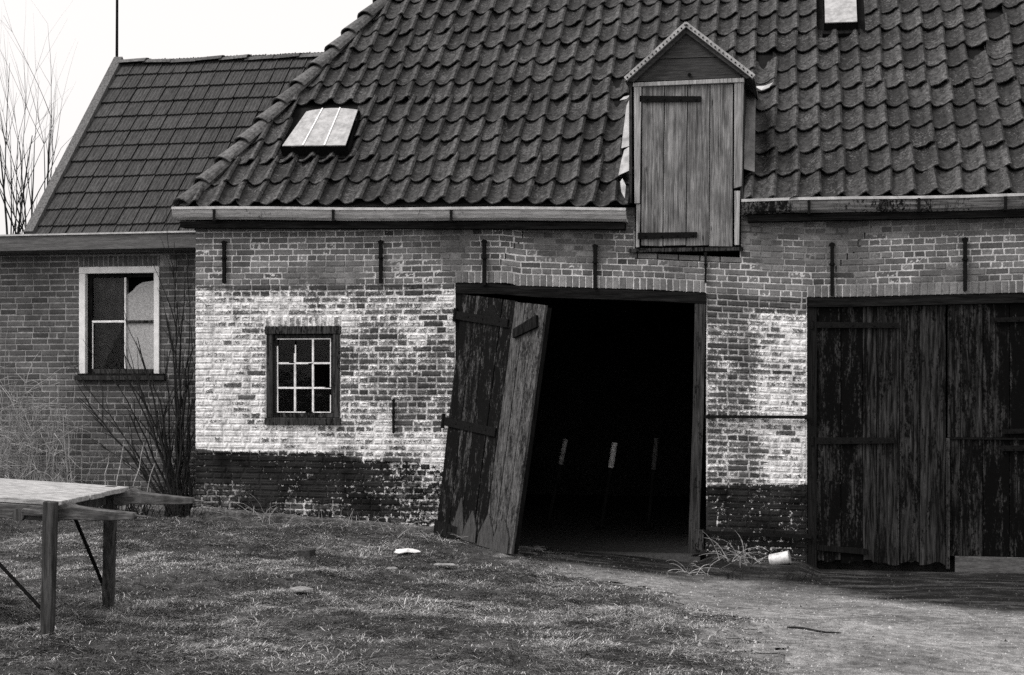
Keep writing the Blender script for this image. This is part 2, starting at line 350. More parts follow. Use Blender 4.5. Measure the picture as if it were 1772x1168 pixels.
# ------------------------------------------------------------------ the farmhouse
UL = U(338); UR = 3.4
HOUSE = empty('farmhouse', (UL, 0, .1), 'old whitewashed brick farmhouse with pantiled hip roof, hayloft dormer and barn doors', 'farmhouse')
_Lp = [(340, 493), (630, 492), (780, 489.6), (880, 490.5), (896, 494.8), (1130, 502), (1222, 507), (1400, 515), (1480, 514.2), (1772, 507)]
_Lu = [U(a) for a, b in _Lp] + [3.5]; _Lz = [Zp(a, b) for a, b in _Lp]; _Lz.append(_Lz[-1])
ZB = float(np.mean(_Lz))
def zL(u): return np.interp(u, _Lu, _Lz)
def zw(u, v):
    d = zL(u) - ZB; k = np.clip(1 + np.minimum(np.asarray(v, float), 0) / 2.2, .25, 1); return ZB + v + d * k
def vinv(px, py): u = U(px); return Zp(px, py) - float(zL(u))
CH = .0552; ST = .185; HD = .0925; JT = .0095
D1 = (U(788), U(1223)); D2 = (U(1397), U(1397) + 2.44); WN = (U(461), U(588)); DM = (U(1086, -.06), U(1290, -.06))
DMB = (U(1098), U(1281)); DMV = .31; WV = (-23 * CH, -7 * CH)
def crack(v):      # settlement crack beside the second door anchor: stepped
    k = math.floor(v / CH); r_ = []
    if 3 <= k <= 12: r_.append(U(862) + .02 + .042 * (k - 3))
    if 4 <= k <= 10: r_.append(U(1446) + .05 * (k - 4))
    return r_
# paint history of the wall, in wall metres: where limewash and tar were brushed on and survive
def pxof(u, v): return proj((u, 0, float(zw(u, v))))
def wash_tar(u, v):
    px, py = pxof(u, v); nz_ = float(vn(u, v + 9, 3.5, 3)) - .5; py += nz_ * (44 if py < 700 else 44 - 30 * min(1, (py - 700) / 60))
    ws = 0.0; tr = 0.0; blot = (float(vn(u + 20, v + 4, 4.5, 3)) - .5)
    if px < 800:
        ws = float(sst(py, 478, 516)) * np.interp(px, [340, 470, 560, 640, 790], [.66, .60, .55, .50, .52])
        ws += .05 * math.exp(-((px - 360) / 60) ** 2) + .16 * math.exp(-((py - 762) / 18) ** 2)
        ws += .10 * float(sst(px, 500, 340)) * float(sst(py, 560, 640)) - .12 * math.exp(-((px - 525) / 60) ** 2 - ((py - 750) / 14) ** 2)
        ws -= .14 * float(sst(px, 590, 650)) * math.exp(-((py - 650) / 70) ** 2) 
        yt = np.interp(px, [335, 400, 560, 640, 800], [772, 778, 782, 794, 800])
        tr = float(sst(py, yt - 5, yt + 5)) * np.interp(px, [335, 620, 690, 800], [.82, .78, .68, .54])
        tr *= 1 - .30 * float(sst(py, 828, 838)) * float(sst(px, 425, 395)); tr *= 1 - .45 * math.exp(-((px - 520) / 45) ** 2 - ((py - 878) / 14) ** 2)
        if py > yt: ws = np.interp(px, [335, 400, 560, 700, 800], [.10, .25, .40, .50, .55]) * (1 - .5 * float(sst(py, 800, 860)) * float(sst(px, 480, 400)))
    elif 1200 < px < 1420:
        ws = float(sst(py, 505, 560)) * np.interp(px, [1222, 1290, 1330, 1400], [.46, .46, .66, .64]) - .16 * math.exp(-((px - 1285) / 22) ** 2) * float(sst(py, 520, 560))
        tr = float(sst(py, 832, 843)) * .80
        if py > 838: ws = .5
    if ws > .05: ws += blot * .50
    if tr > .05: tr += (float(vn(u + 31, v + 14, 7., 3)) - .5) * .45
    return max(0., ws), max(0., tr)

wallH = holder('wall', ((UL + UR) / 2, 0, .1), HOUSE)
recs = []
def lay(u0, u1, v0, v1, y0, tone, kind='s'): recs.append((u0, u1, v0, v1, y0, tone, kind))
KTOP = 13
vbot = -2.75
k = math.floor(vbot / CH)
SOLD = [(D1[0] + .01, D1[1] - .01, 0., 2), (D2[0] + .005, D2[1], 0., 2), (WN[0] - .015, WN[1] + .012, -7 * CH, 2)]
def blocked(um, v):
    b = []
    if v < -.001: b += [D1, D2]
    if WV[0] - .001 < v < WV[1] - .001: b.append(WN)
    for (a, c, vs, n) in SOLD:
        if vs - .001 < v < vs + n * CH - .001: b.append((a, c))
    if v > DMV - .03: b.append(DMB)
    return b
while k < KTOP:
    v0 = k * CH; head = (k % 2 == 0); bl = sorted(blocked(0, v0)); segs = []; cur = UL - (.025 if v0 < -1.9 else 0)
    for a, c in bl:
        if a > cur: segs.append((cur, a))
        cur = max(cur, c)
    if cur < UR: segs.append((cur, UR))
    ck = crack(v0)
    for (a, c) in segs:
        u = a + (0 if a < UL + .1 else .004); first = True; 
        while u < c - .02:
            L = HD if head else ST
            if not head and random.random() < (.04 if v0 > 0 else .14): L = HD
            if head and v0 < 0 and random.random() < .12: L = ST
            if first and not head and k % 4 == 1: L = HD * 1.5
            L *= random.uniform(.965, 1.035); e = min(u + L, c)
            if c - e < .03: e = c
            hit = [q for q in ck if u < q < e and q - u > .03]
            if hit: e = hit[0]
            if e - u > .028:
                t = random.choice([.11, .13, .14, .15, .16, .175, .2]) * random.uniform(.88, 1.1) * (.45 if v0 < 0 else 1.0)
                if random.random() < .05: t *= .55
                lay(u, e - JT, v0 + JT * .5, v0 + CH - JT * .5, random.uniform(-.003, .003), t)
            u = e + (.008 if hit else 0); first = False
    k += 1
for (a, c, vs, n) in SOLD:
    u = a; ln = n * CH
    while u < c - .03:
        L = .0605 * random.uniform(.94, 1.06); e = min(u + L, c)
        if c - e < .03: e = c
        lay(u, e - .009, vs + .004, vs + ln - .005, random.uniform(-.004, .002), random.uniform(.13, .24) if vs >= 0 else random.uniform(.1, .16), 'r'); u = e
def brick_geo(r, mb, yb=.11, zf=zw, Y=0.0, wt=wash_tar):
    u0, u1, v0, v1, y0, t, kd = r
    j = lambda s: random.uniform(-s, s)
    low = v0 < 0 and zf is zw; i = .0045 if not low else .011; dp = .0035 if not low else .006
    jj_ = .0012 if not low else .0028
    ou = [(u0 + j(jj_), v0 + j(jj_)), (u1 + j(jj_), v0 + j(jj_)), (u1 + j(jj_), v1 + j(jj_)), (u0 + j(jj_), v1 + j(jj_))]
    inn = [(u0 + i + j(jj_), v0 + i + j(jj_)), (u1 - i + j(jj_), v0 + i + j(jj_)), (u1 - i + j(jj_), v1 - i + j(jj_)), (u0 + i + j(jj_), v1 - i + j(jj_))]
    cu, cv = (u0 + u1) / 2, (v0 + v1) / 2
    V = []; A = []; B = []
    for (a, b) in ou: V.append((a, Y + yb, float(zf(a, b))))
    for (a, b) in ou: V.append((a, Y + y0 + dp + j(.001), float(zf(a, b))))
    for (a, b) in inn: V.append((a, Y + y0 + j(.0012), float(zf(a, b))))
    V.append((cu + j(.01), Y + y0 + random.uniform(-.001, .0035 if low else .001), float(zf(cu, cv))))
    cw = [wt(a, b) for a, b in ou] if wt is wash_tar else [wt(cu, cv)] * 4; dw, dt = (random.uniform(-.34, -.12) if random.random() < .14 else random.uniform(-.13, .11)), random.uniform(-.10, .08)
    cw.append(tuple(np.mean(cw, 0)))
    for q in range(13):
        ws, tr = cw[4] if q == 12 else cw[q % 4]
        A.append(ws + (dw if ws > .02 else 0) + (.20 if q < 8 and ws > .02 else (-.05 if q == 12 else 0))); B.append(tr + (dt if tr > .02 else 0))
    fs = [(0, 1, 5, 4), (1, 2, 6, 5), (2, 3, 7, 6), (3, 0, 4, 7), (4, 5, 9, 8), (5, 6, 10, 9), (6, 7, 11, 10), (7, 4, 8, 11), (8, 9, 12), (9, 10, 12), (10, 11, 12), (11, 8, 12)]
    mb.add(V, fs, tone=t, wash=A, tar=B)
def split_bricks(recs, parent, zf, Y, wt, nmax, hidden, yb=.11):
    def area(r):
        a = proj((r[0], Y, float(zf(r[0], r[2])))); b = proj((r[1], Y, float(zf(r[1], r[3]))))
        if a[0] < 2 or b[0] > 1770 or hidden(*a) or hidden(*b): return 0
        return abs((b[0] - a[0]) * (b[1] - a[1]))
    order = sorted(recs, key=area, reverse=True)
    for r in order[:nmax]:
        mb = MB(); brick_geo(r, mb, yb, zf, Y, wt); mb.build('brick', MAT['brick'], parent)
    mb = MB()
    for r in order[nmax:]: brick_geo(r, mb, yb, zf, Y, wt)
    o = mb.build('bricks', MAT['brick'], parent); o['kind'] = 'stuff'
def hid_main(x, y):
    if y < 382 or y > 880: return True
    if x > 745 and x < 800 and y > 520: return True
    if 1215 < x < 1400 and y > 830: return True
    return False
split_bricks(recs, wallH, zw, 0., wash_tar, 298, hid_main)
# mortar bed: a rough recessed sheet with the crack left open, and the wall body behind it
st = .0135; us_ = np.arange(UL + .004, UR, st); vs_ = np.arange(vbot, KTOP * CH + .02, st)
VV = []; idx = {}; FF = []; tn_ = []; wa = []; ta = []
coarse = {}
def wtc(u, v):
    key = (round(u / .05), round(v / .04))
    if key not in coarse: coarse[key] = wash_tar(key[0] * .05, key[1] * .04)
    return coarse[key]
def inopen(u, v):
    for (a, c) in blocked(0, v):
        if a + .002 < u < c - .002 and not any(s[0] == a and s[1] == c for s in SOLD): return True
    return False
def vid(i, j):
    q = idx.get((i, j))
    if q is None:
        u = us_[i]; v = vs_[j]; q = len(VV); idx[(i, j)] = q; ws, tr = wtc(u, v)
        up = v > 0; VV.append((u, (.0035 if up else .006) + random.uniform(-.0016, .0022), float(zw(u, v))))
        lt = .58 if up else .34
        if v > 9.5 * CH: lt = .25
        if up: lt *= .35 + .65 * float(sst(vn(u + 5, v, 2.6, 2), .3, .52))
        tn_.append(lt * random.uniform(.75, 1.15)); wa.append(ws + (.16 if ws > .02 else 0)); ta.append(tr - .08 if tr > 0 else 0)
    return q
for j in range(len(vs_) - 1):
    vm = vs_[j] + st / 2; ck = crack(vm)
    for i in range(len(us_) - 1):
        um = us_[i] + st / 2
        if inopen(um, vm): continue
        if any(abs(um - q) < st * .55 for q in ck): continue
        if um < UL + .03 and vm > -1.9 and False: continue
        FF.append((vid(i, j), vid(i + 1, j), vid(i + 1, j + 1), vid(i, j + 1)))
mo = link('mortar', npmesh('mortar', np.array(VV) - np.array([0, 0, 0]), np.array(FF), {'tone': tn_, 'wash': wa, 'tar': ta}), MAT['mortar'], wallH, (0, 0, 0))
mb = MB(); zt = 3.05; yb0, yb1 = .018, .26
def core(a, c, z0, z1): mb.box(a, c, yb0, yb1, z0, z1, tone=.06, wash=0., tar=0.)
core(UL + .004, WN[0], -.5, zt); core(WN[1], D1[0], -.5, zt); core(WN[0], WN[1], -.5, float(zw(-4.6, WV[0]))); core(WN[0], WN[1], float(zw(-4.6, WV[1])), zt)
core(D1[0], DM[0], 2.40, zt); core(DM[0], D1[1], 2.33, 2.58); core(D1[1], DM[1], -.5, 2.58); core(DM[1], D2[0], -.5, zt); core(D2[0], D2[1], 2.28, zt); core(D2[1], UR, -.5, zt)
mb.box(UL + .006, UL + .3, yb1, 6.4, -.5, zt, tone=.06, wash=0., tar=0.); mb.box(UR - .3, UR - .004, yb1, 6.4, -.5, zt, tone=.06, wash=0., tar=0.)
mb.box(UL + .006, UR - .004, 6.4, 6.7, -.5, zt, tone=.03, wash=0., tar=0.)
mb.build('wall_core', MAT['mortar'], wallH)
# cement footing along the left bay
mb = MB(); n = 26; ue = U(778)
xs = np.linspace(UL - .03, ue, n); top = [float(gwall(x)) + .10 - .05 * (x - UL) / (ue - UL) + random.uniform(-.012, .012) for x in xs]
for i in range(n - 1):
    pr = [random.uniform(-.055, -.035) for _ in range(2)]
    a, b = xs[i], xs[i + 1]
    mb.add([(a, -.045, -.3), (b, -.045, -.3), (b, -.045, top[i + 1] - .02), (a, -.045, top[i] - .02), (b, -.005, top[i + 1]), (a, -.005, top[i])], [(0, 1, 2, 3), (3, 2, 4, 5)], tone=random.uniform(.05, .09), wash=.35, tar=.35)
mb.build('footing', MAT['mortar'], wallH)
# stepped crack line right of the last anchors is an open joint in the bricks; wall anchors of wrought iron
ANC = [(388, 416, 491), (659, 415, 491), (838, 414, 494), (1030, 422, 500), (1440, 419, 513), (1670, 410, 505), (681, 690, 750), (1221, 436, 490)]
for q, (ax, y0, y1) in enumerate(ANC):
    a = P(ax, y0, -.02); b = P(ax, y1, -.02); H = a[2] - b[2]; s = .58 if q > 5 else 1.; mb = MB()
    prof = [(0, 0), (.019, .03), (.02, .055), (.012, .085), (.0125, .38), (.021, .41), (.0125, .44), (.012, 1 * .98), (.0, 1.0)]
    pts = [(a[0] + s * 1.3 * wd, -.034, a[2] - t * H) for wd, t in prof] + [(a[0] - s * 1.3 * wd, -.034, a[2] - t * H) for wd, t in prof[::-1][1:-1]]
    mb.prism(pts[::-1], (0, .024, 0)); mb.box(a[0] - .008, a[0] + .008, -.012, .06, a[2] - .43 * H, a[2] - .39 * H)
    mb.tube([(a[0], -.034, a[2] - .41 * H), (a[0], -.05, a[2] - .41 * H)], [.014 * s, .009 * s], 8)
    mb.build('wall_anchor', MAT['iron'], HOUSE)
# iron locking bars across the brick pier
for (xa, ya, xb, yb_) in [(1219, 721, 1402, 722), (1216, 921, 1404, 929)]:
    a = P(xa, ya, -.045); b = P(xb, yb_, -.045); mb = MB()
    mb.hexa(a + [0, 0, -.014], b + [0, 0, -.014], b + [0, 0, .014], a + [0, 0, .014], (0, .02, 0))
    for t in (.04, .96):
        c = a + (b - a) * t; mb.box(c[0] - .012, c[0] + .012, -.026, .03, c[2] - .02, c[2] + .02)
    mb.build('bar', MAT['iron'], HOUSE)

# ---- small nine-pane stable window
wz0 = float(zw(-4.6, WV[0])) + .012; wz1 = float(zw(-4.6, WV[1])); wa0, wa1 = WN
win = holder('window', ((wa0 + wa1) / 2, .05, wz0), HOUSE)
def fr(name, mat, x0, x1, y0, y1, z0, z1, par=win, bv=.004): return MB().box(x0, x1, y0, y1, z0, z1).build(name, mat, par, bevel=bv)
fw = .062
fr('frame_head', MAT['darkwood'], wa0 - .012, wa1 + .012, -.012, .09, wz1 - fw, wz1 + .012); fr('frame_sill', MAT['darkwood'], wa0 - .012, wa1 + .012, -.022, .09, wz0 - .008, wz0 + .058)
fr('frame_post', MAT['darkwood'], wa0, wa0 + fw, -.006, .09, wz0 + .06, wz1 - fw - .002); fr('frame_post', MAT['darkwood'], wa1 - fw, wa1, -.006, .09, wz0 + .06, wz1 - fw - .002)
sx0, sx1, sz0, sz1 = wa0 + fw + .002, wa1 - fw - .002, wz0 + .06, wz1 - fw - .004
fr('sash_rail', MAT['darkwood'], sx0, sx1, .03, .06, sz0, sz0 + .045); fr('sash_rail', MAT['darkwood'], sx0, sx1, .03, .06, sz1 - .035, sz1)
fr('sash_stile', MAT['darkwood'], sx0, sx0 + .03, .03, .06, sz0 + .046, sz1 - .036); fr('sash_stile', MAT['darkwood'], sx1 - .03, sx1, .03, .06, sz0 + .046, sz1 - .036)
gx0, gx1, gz0, gz1 = sx0 + .031, sx1 - .031, sz0 + .046, sz1 - .037
for i in range(3):
    for j in range(3):
        a = gx0 + (gx1 - gx0) * i / 3; b = gx0 + (gx1 - gx0) * (i + 1) / 3; c = gz0 + (gz1 - gz0) * j / 3; d = gz0 + (gz1 - gz0) * (j + 1) / 3
        if (i, j) != (2, 1): MB().box(a + .006, b - .006, .046, .049, c + .006, d - .006).build('pane', MAT['glass'], win)
        # putty fillets round each pane, flaked off here and there
        e = MB(); t = .0085
        for (q0, q1, q2, q3, ln) in [(a, b, c, c + t, 'h'), (a, b, d - t, d, 'h'), (a, a + t, c + t, d - t, 'v'), (b - t, b, c + t, d - t, 'v')]:
            if ln == 'h': 
                cut = random.uniform(.25, .8) if random.random() < .25 else 1; e.box(q0, q0 + (q1 - q0) * cut, .024 + random.uniform(0, .004), .045, q2, q3)
            else:
                cut = random.uniform(.3, .85) if random.random() < .2 else 1; e.box(q0, q1, .024 + random.uniform(0, .004), .045, q2, q2 + (q3 - q2) * cut)
        e.build('putty', MAT['putty'], win)
MB().box(wa0 + .02, wa1 - .02, .09, .26, wz0 - .05, wz0 + .06).build('inner_sill', MAT['black'], win)

# ---- door frame of the open bay and its sagging leaf
fr1 = holder('door_frame', ((D1[0] + D1[1]) / 2, 0, -.1), HOUSE)
def lintel(x0, x1, h0, y0, name, par, n=7, bow=0):
    mb = MB(); xs = np.linspace(x0, x1, n)
    for i in range(n - 1):
        a, b = xs[i], xs[i + 1]; za, zb = float(zL(a)) - .004, float(zL(b)) - .004
        mb.hexa((a, y0, za - h0), (b, y0, zb - h0), (b, y0, zb), (a, y0, za), (0, .2, 0))
    return mb.build(name, MAT['blackbeam'], par)
lintel(D1[0] + .002, D1[1] - .002, .092, -.012, 'lintel', fr1)
zj = float(zL(D1[0])) - .1
def post(pts, wd, y0, name, par, mat):
    mb = MB()
    for (a, b) in zip(pts[:-1], pts[1:]): mb.hexa((b[0], y0, b[1]), (b[0] + wd, y0, b[1]), (a[0] + wd, y0, a[1]), (a[0], y0, a[1]), (0, .16, 0))
    return mb.build(name, mat, par)
post([(D1[0] + .004, zj), (D1[0] - .006, -.05)], .085, .0, 'jamb', fr1, MAT['blackwood'])
jx = U(1222) - .1
post([(jx, float(zL(jx)) - .1), (jx - .018, 1.2), (jx - .05, .3), (jx - .055, -.02)], .094, -.008, 'jamb', fr1, MAT['darkwood'])
MB().hexa(P(1203, 952, -.03), P(1218, 953, -.03), P(1218, 918, -.03), P(1202, 916, -.03), (0, .17, 0)).build('post_foot', MAT['darkwood'], fr1)
MB().box(D1[0] - .02, D1[1] - .06, .0, .24, -.3, -.06).build('threshold', plain('worn_stone_sill', .05, .8, .3, .4, 25), fr1)
def ondist(px, py, A, wd):
    d = ray(px, py); o = CAM - A; b = d @ o; a = d @ d; c = o @ o - wd * wd; return CAM + d * ((-b - math.sqrt(max(b * b - a * c, 0))) / a)
TL = P(800, 508, -.03); BL = P(753, 925, -.11); TR = ondist(945, 527, TL, 1.10); BR = ondist(885, 961, BL, 1.10)
leaf = holder('door', tuple(BL), HOUSE); leaf['label'] = 'sagging plank door leaf standing ajar with pointed repair boards at its foot'
NV = np.cross(TR - TL, BL - TL); NV = NV / np.linalg.norm(NV)
if NV[1] > 0: NV = -NV
def LP(a, b, off=0.): return (TL * (1 - a) + TR * a) * (1 - b) + (BL * (1 - a) + BR * a) * b + NV * off
bounds = [0, .17, .33, .50, .645, .765, .885, 1.0]
for i in range(7):
    a, b = bounds[i] + .004, bounds[i + 1] - .004; t0 = random.uniform(0, .006); t1 = 1 - random.uniform(0, .012); o = random.uniform(-.004, .003)
    MB().hexa(LP(a, t1, o), LP(b, t1, o), LP(b, t0, o), LP(a, t0, o), -NV * .028).build('plank', MAT['leafdark'] if i < 4 else MAT['leafwood'], leaf)
MB().hexa(LP(.935, .995, -.03), LP(1.0, .995, -.03), LP(1.0, .01, -.03), LP(.935, .01, -.03), -NV * .045).build('edge_ledge', MAT['blackwood'], leaf)
for b0, b1 in ((.10, .17), (.52, .58), (.86, .92)):
    MB().hexa(LP(.04, b1, -.034), LP(.93, b1, -.034), LP(.93, b0, -.034), LP(.04, b0, -.034), -NV * .03).build('ledge', MAT['blackwood'], leaf)
for (b0, b1, L0) in ((.075, .108, .60), (.515, .55, .62)):
    m_ = MB(); m_.hexa(LP(-.05, b1, .014), LP(L0, b1 + .004, .014), LP(L0, b0 + .004, .014), LP(-.05, b0, .014), -NV * .014)
    m_.tube([LP(-.05, b1 + .012, .012), LP(-.05, b0 - .012, .012)], .018, 8)
    for t in (.12, .3, .5): m_.tube([LP(t, (b0 + b1) / 2, .012), LP(t, (b0 + b1) / 2, .021)], .009, 6)
    m_.build('strap_hinge', MAT['iron'], leaf)
MB().prism([LP(.28, .07, .006), LP(.28, .112, .006), LP(.62, .112, .006), LP(.47, .07, .006), LP(.40, .028, .006), LP(.36, .03, .006)], -NV * .008).build('hinge_plate', MAT['iron'], leaf)
q0, q1 = np.array([.70, .125]), np.array([.93, .062]); hw = .026
MB().hexa(LP(q0[0], q0[1] + hw, .03), LP(q1[0] + .02, q1[1] + hw + .006, .03), LP(q1[0], q1[1] - hw * .6, .03), LP(q0[0] - .01, q0[1] - hw * .4, .03), -NV * .03).build('turn_button', MAT['blackwood'], leaf)
for (c, hw, tp, bt) in ((.30, .075, .83, .985), (.46, .085, .87, .99), (.665, .095, .868, .995), (.855, .10, .868, .998)):
    MB().prism([LP(c - hw, bt, .014), LP(c + hw, bt, .014), LP(c + hw * .95, .935, .014), LP(c + hw * .2, tp, .014), LP(c + .0, tp - .005, .014), LP(c - hw * .9, .945, .014)], -NV * .012).build('repair_board', MAT['repair'], leaf)
MB().hexa(LP(-.01, .995, .016), LP(.30, .998, .016), LP(.30, .945, .016), LP(-.01, .94, .016), -NV * .016).build('kick_board', MAT['blackwood'], leaf)

# ---- closed double doors on the right
fr2 = holder('door_frame', ((D2[0] + D2[1]) / 2, 0, -.1), HOUSE)
lintel(D2[0] + .006, D2[1], .078, -.02, 'lintel', fr2)
post([(D2[0] + .006, float(zL(D2[0])) - .086), (D2[0] + .004, -.16)], .075, -.004, 'jamb', fr2, MAT['blackwood'])
post([(D2[1] - .09, float(zL(D2[1])) - .086), (D2[1] - .09, -.16)], .085, -.004, 'jamb', fr2, MAT['blackwood'])
def zlt(u): return float(zL(u)) - .086
def leafdoor(x0, x1, cuts, zb, y0, parts, label):
    h = holder('door', ((x0 + x1) / 2, y0, zb), HOUSE); h['label'] = label
    for (a, b) in zip(cuts[:-1], cuts[1:]):
        a += .0025; b -= .0025; yj = y0 + random.uniform(-.005, .005); jb = random.uniform(-.0, .03)
        for (z0, z1) in parts:
            zz1 = (zlt(a), zlt(b)) if z1 is None else (z1, z1); zz0 = z0 + (jb if z0 == zb else 0)
            if z0 == zb and parts[0][0] == zb and len(parts) == 1:      # rotten, ragged foot
                n = 6; xs = np.linspace(a, b, n); bot = [zz0 + random.uniform(0, .035) for _ in xs]
                MB().prism([(x, yj, q) for x, q in zip(xs, bot)] + [(b, yj, zz1[1]), (a, yj, zz1[0])], (0, .03, 0)).build('plank', MAT['tarwood'], h)
            else: MB().hexa((a, yj, zz0), (b, yj, zz0), (b, yj, zz1[1]), (a, yj, zz1[0]), (0, .03, 0)).build('plank', MAT['tarwood'], h)
    return h
x0, x1 = U(1413), U(1637)
la = leafdoor(x0, x1, [x0 + (x1 - x0) * t for t in (0, .19, .36, .47, .645, .80, 1.)], -.10, .02, [(-.10, None)], 'closed tarred plank door leaf with two long strap hinges')
x2, x3 = U(1640), D2[1] - .095
zs = Zp(1700, 758, .0)
lb = leafdoor(x2, x3, [x2 + (x3 - x2) * t for t in (0, .09, .25, .44, .62, .80, 1.)], -.06, .012, [(.0, zs - .004), (zs + .006, None)], 'divided plank door leaf with worn paint and a pale kick board')
def strap(px0, py0, px1, py1, hh, y0, par):
    a = P(px0, py0, y0); b = P(px1, py1, y0); m_ = MB(); m_.hexa(a - [0, 0, hh], b - [0, 0, hh * .85], b + [0, 0, hh * .85], a + [0, 0, hh], (0, .014, 0))
    m_.tube([a - [0.01, 0, hh * 1.3], a + [-.01, 0, hh * 1.3]], .016, 8)
    for t in (.2, .45, .7, .92):
        c = a + (b - a) * t; m_.tube([c, c - [0, .009, 0]], .009, 6)
    return m_.build('strap_hinge', MAT['iron'], par)
strap(1408, 562, 1557, 563, .026, -.002, la); strap(1408, 763, 1548, 762, .03, -.002, la)
strap(1800, 551, 1716, 554, .022, -.01, lb); strap(1800, 745, 1736, 747, .022, -.01, lb); strap(1800, 775, 1732, 776, .026, -.01, lb)
m_ = MB(); a0 = P(1640, 758, -.02); m_.box(a0[0] - .012, a0[0] + .016, -.022, .01, -.11, a0[2]); m_.build('cover_strip', MAT['darkwood'], lb)
MB().box(x2 + .06, x3, -.012, .01, -.135, -.0).build('kick_board', wood('pale_kick_board', .05, .11, .3, .7, sx=8, sz=50), lb)
MB().box(x2 + .0, x3, -.006, .016, zs - .012, zs + .004).build('drip_strip', MAT['blackwood'], lb)
MB().hexa(P(1412, 952, -.004), P(1500, 960, -.004), P(1500, 950, -.004), P(1412, 943, -.004), (0, .02, 0)).build('foot_batten', MAT['blackwood'], la)

# ---- roof
c45 = math.sqrt(.5); EY = -.14
def ze(u): return float(np.interp(u, [-5.8, -5.66, -3.58, -1.75, -.4, 1.9, 3.6], [3.165, 3.162, 3.13, 3.085, 3.105, 3.105, 3.09]))
SD = np.array([0, c45, c45]); ND = np.array([0, -c45, c45])
def RP(a, s, n=0.): return np.array([a, EY, 3.128 + (ze(a) - 3.128) * max(0, 1 - s / 2.5)]) + SD * s + ND * n
R0 = np.array([0, EY, 3.128])
def roofpx(px, py): return PPL(px, py, R0, ND)
def ras(p): return p[0], (p[1] - EY) / c45
hp0 = roofpx(326, 346); hp1 = roofpx(664, 0); ha0, hs0 = ras(hp0); ha1, hs1 = ras(hp1); hk = (ha1 - ha0) / (hs1 - hs0)
def hipa(s): return ha0 + hk * (s - hs0)
ROOF = holder('roof', (-2, 0, 3.1), HOUSE)
S_TOP = 6.3; dsE_ = (Zp(1194, 133, -.06) - 3.128) / c45
mb = MB(); nn = -.035; hb = [RP(hipa(0), 0, nn), RP(UR + .25, 0, nn), RP(UR + .25, S_TOP, nn), RP(hipa(S_TOP), S_TOP, nn)]
sc_ = dsE_ + .25
mb.add([hb[0], RP(DM[0] + .02, 0, nn), RP(DM[0] + .02, sc_, nn), RP(hipa(sc_), sc_, nn)], [(0, 1, 2, 3)]); mb.add([RP(DM[1] - .02, 0, nn), hb[1], RP(UR + .25, sc_, nn), RP(DM[1] - .02, sc_, nn)], [(0, 1, 2, 3)])
mb.add([RP(hipa(sc_), sc_, nn), RP(UR + .25, sc_, nn), hb[2], hb[3]], [(0, 1, 2, 3)]); rt_, rl_ = hb[2], hb[3]; bk = rt_[1] + (rt_[1] - EY)
lft = (hb[0][0], bk, hb[0][2]); rgt = (hb[1][0], bk, hb[1][2])
mb.add([hb[0], rl_, lft], [(0, 1, 2)]); mb.add([rl_, rt_, rgt, lft], [(0, 1, 2, 3)]); mb.add([hb[1], rgt, rt_], [(0, 1, 2)])
mb.build('roof_deck', MAT['black'], ROOF)
TW, TL_, EXL = .197, .408, .318
def pantile(seed):
    r = random.Random(seed); nx, ny = 13, 5; Wd = .232; TT = (0., .045, .34, .67, 1.); ED = []; V = []; th = .013
    xs = [Wd * i / (nx - 1) for i in range(nx)]
    def prof(x):
        t = x / Wd
        if t < .68: return -.034 + .041 * ((t - .37) / .37) ** 2
        q = (t - .68) / .32; return -.034 + .041 * (.31 / .37) ** 2 + .038 * math.sin(min(1, q * 1.25) * math.pi / 2) - (.022 * max(0, (q - .62) / .38) ** 2)
    wob = [r.uniform(-.0035, .0035) for _ in range(8)]
    for lay_ in (0, 1):
        for j in range(ny):
            for i, x in enumerate(xs):
                t = TT[j]; b0 = .05 * max(0, 1 - x / .075) ** 2 + .028 * max(0, (x - .196) / .036) ** 1.5 + .004 * math.sin(i * 1.7 + wob[0] * 900)
                s = b0 + (TL_ - b0) * t
                n = prof(x) + .030 * (1 - s / EXL) + wob[i % 8] * .5 - lay_ * th
                V.append((x + wob[j] * .6, s, n)); ED.append((1. if j == 0 else .25 if j == 1 else 0.) + (.55 if 9 <= i <= 11 else 0.))  # mask for worn lower lips and the painted highlight along the roll
    f = []; N = nx * ny
    for j in range(ny - 1):
        for i in range(nx - 1):
            a = j * nx + i; f += [(a, a + 1, a + 1 + nx, a + nx), (N + a + nx, N + a + 1 + nx, N + a + 1, N + a)]
    for i in range(nx - 1): f += [(i, N + i, N + i + 1, i + 1)]
    for j in range(ny - 1):
        a = j * nx; b = a + nx - 1; f += [(a, a + nx, N + a + nx, N + a), (b, N + b, N + b + nx, b + nx)]
    return V, f, ED
PT = [pantile(i) for i in range(5)]; PM_ = []
for (V, f, ED) in PT:
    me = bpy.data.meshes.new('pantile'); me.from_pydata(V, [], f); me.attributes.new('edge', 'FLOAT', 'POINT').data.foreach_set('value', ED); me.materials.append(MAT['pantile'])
    me.polygons.foreach_set('use_smooth', [True] * len(me.polygons)); me.set_sharp_from_angle(angle=math.radians(40)); PM_.append(me)
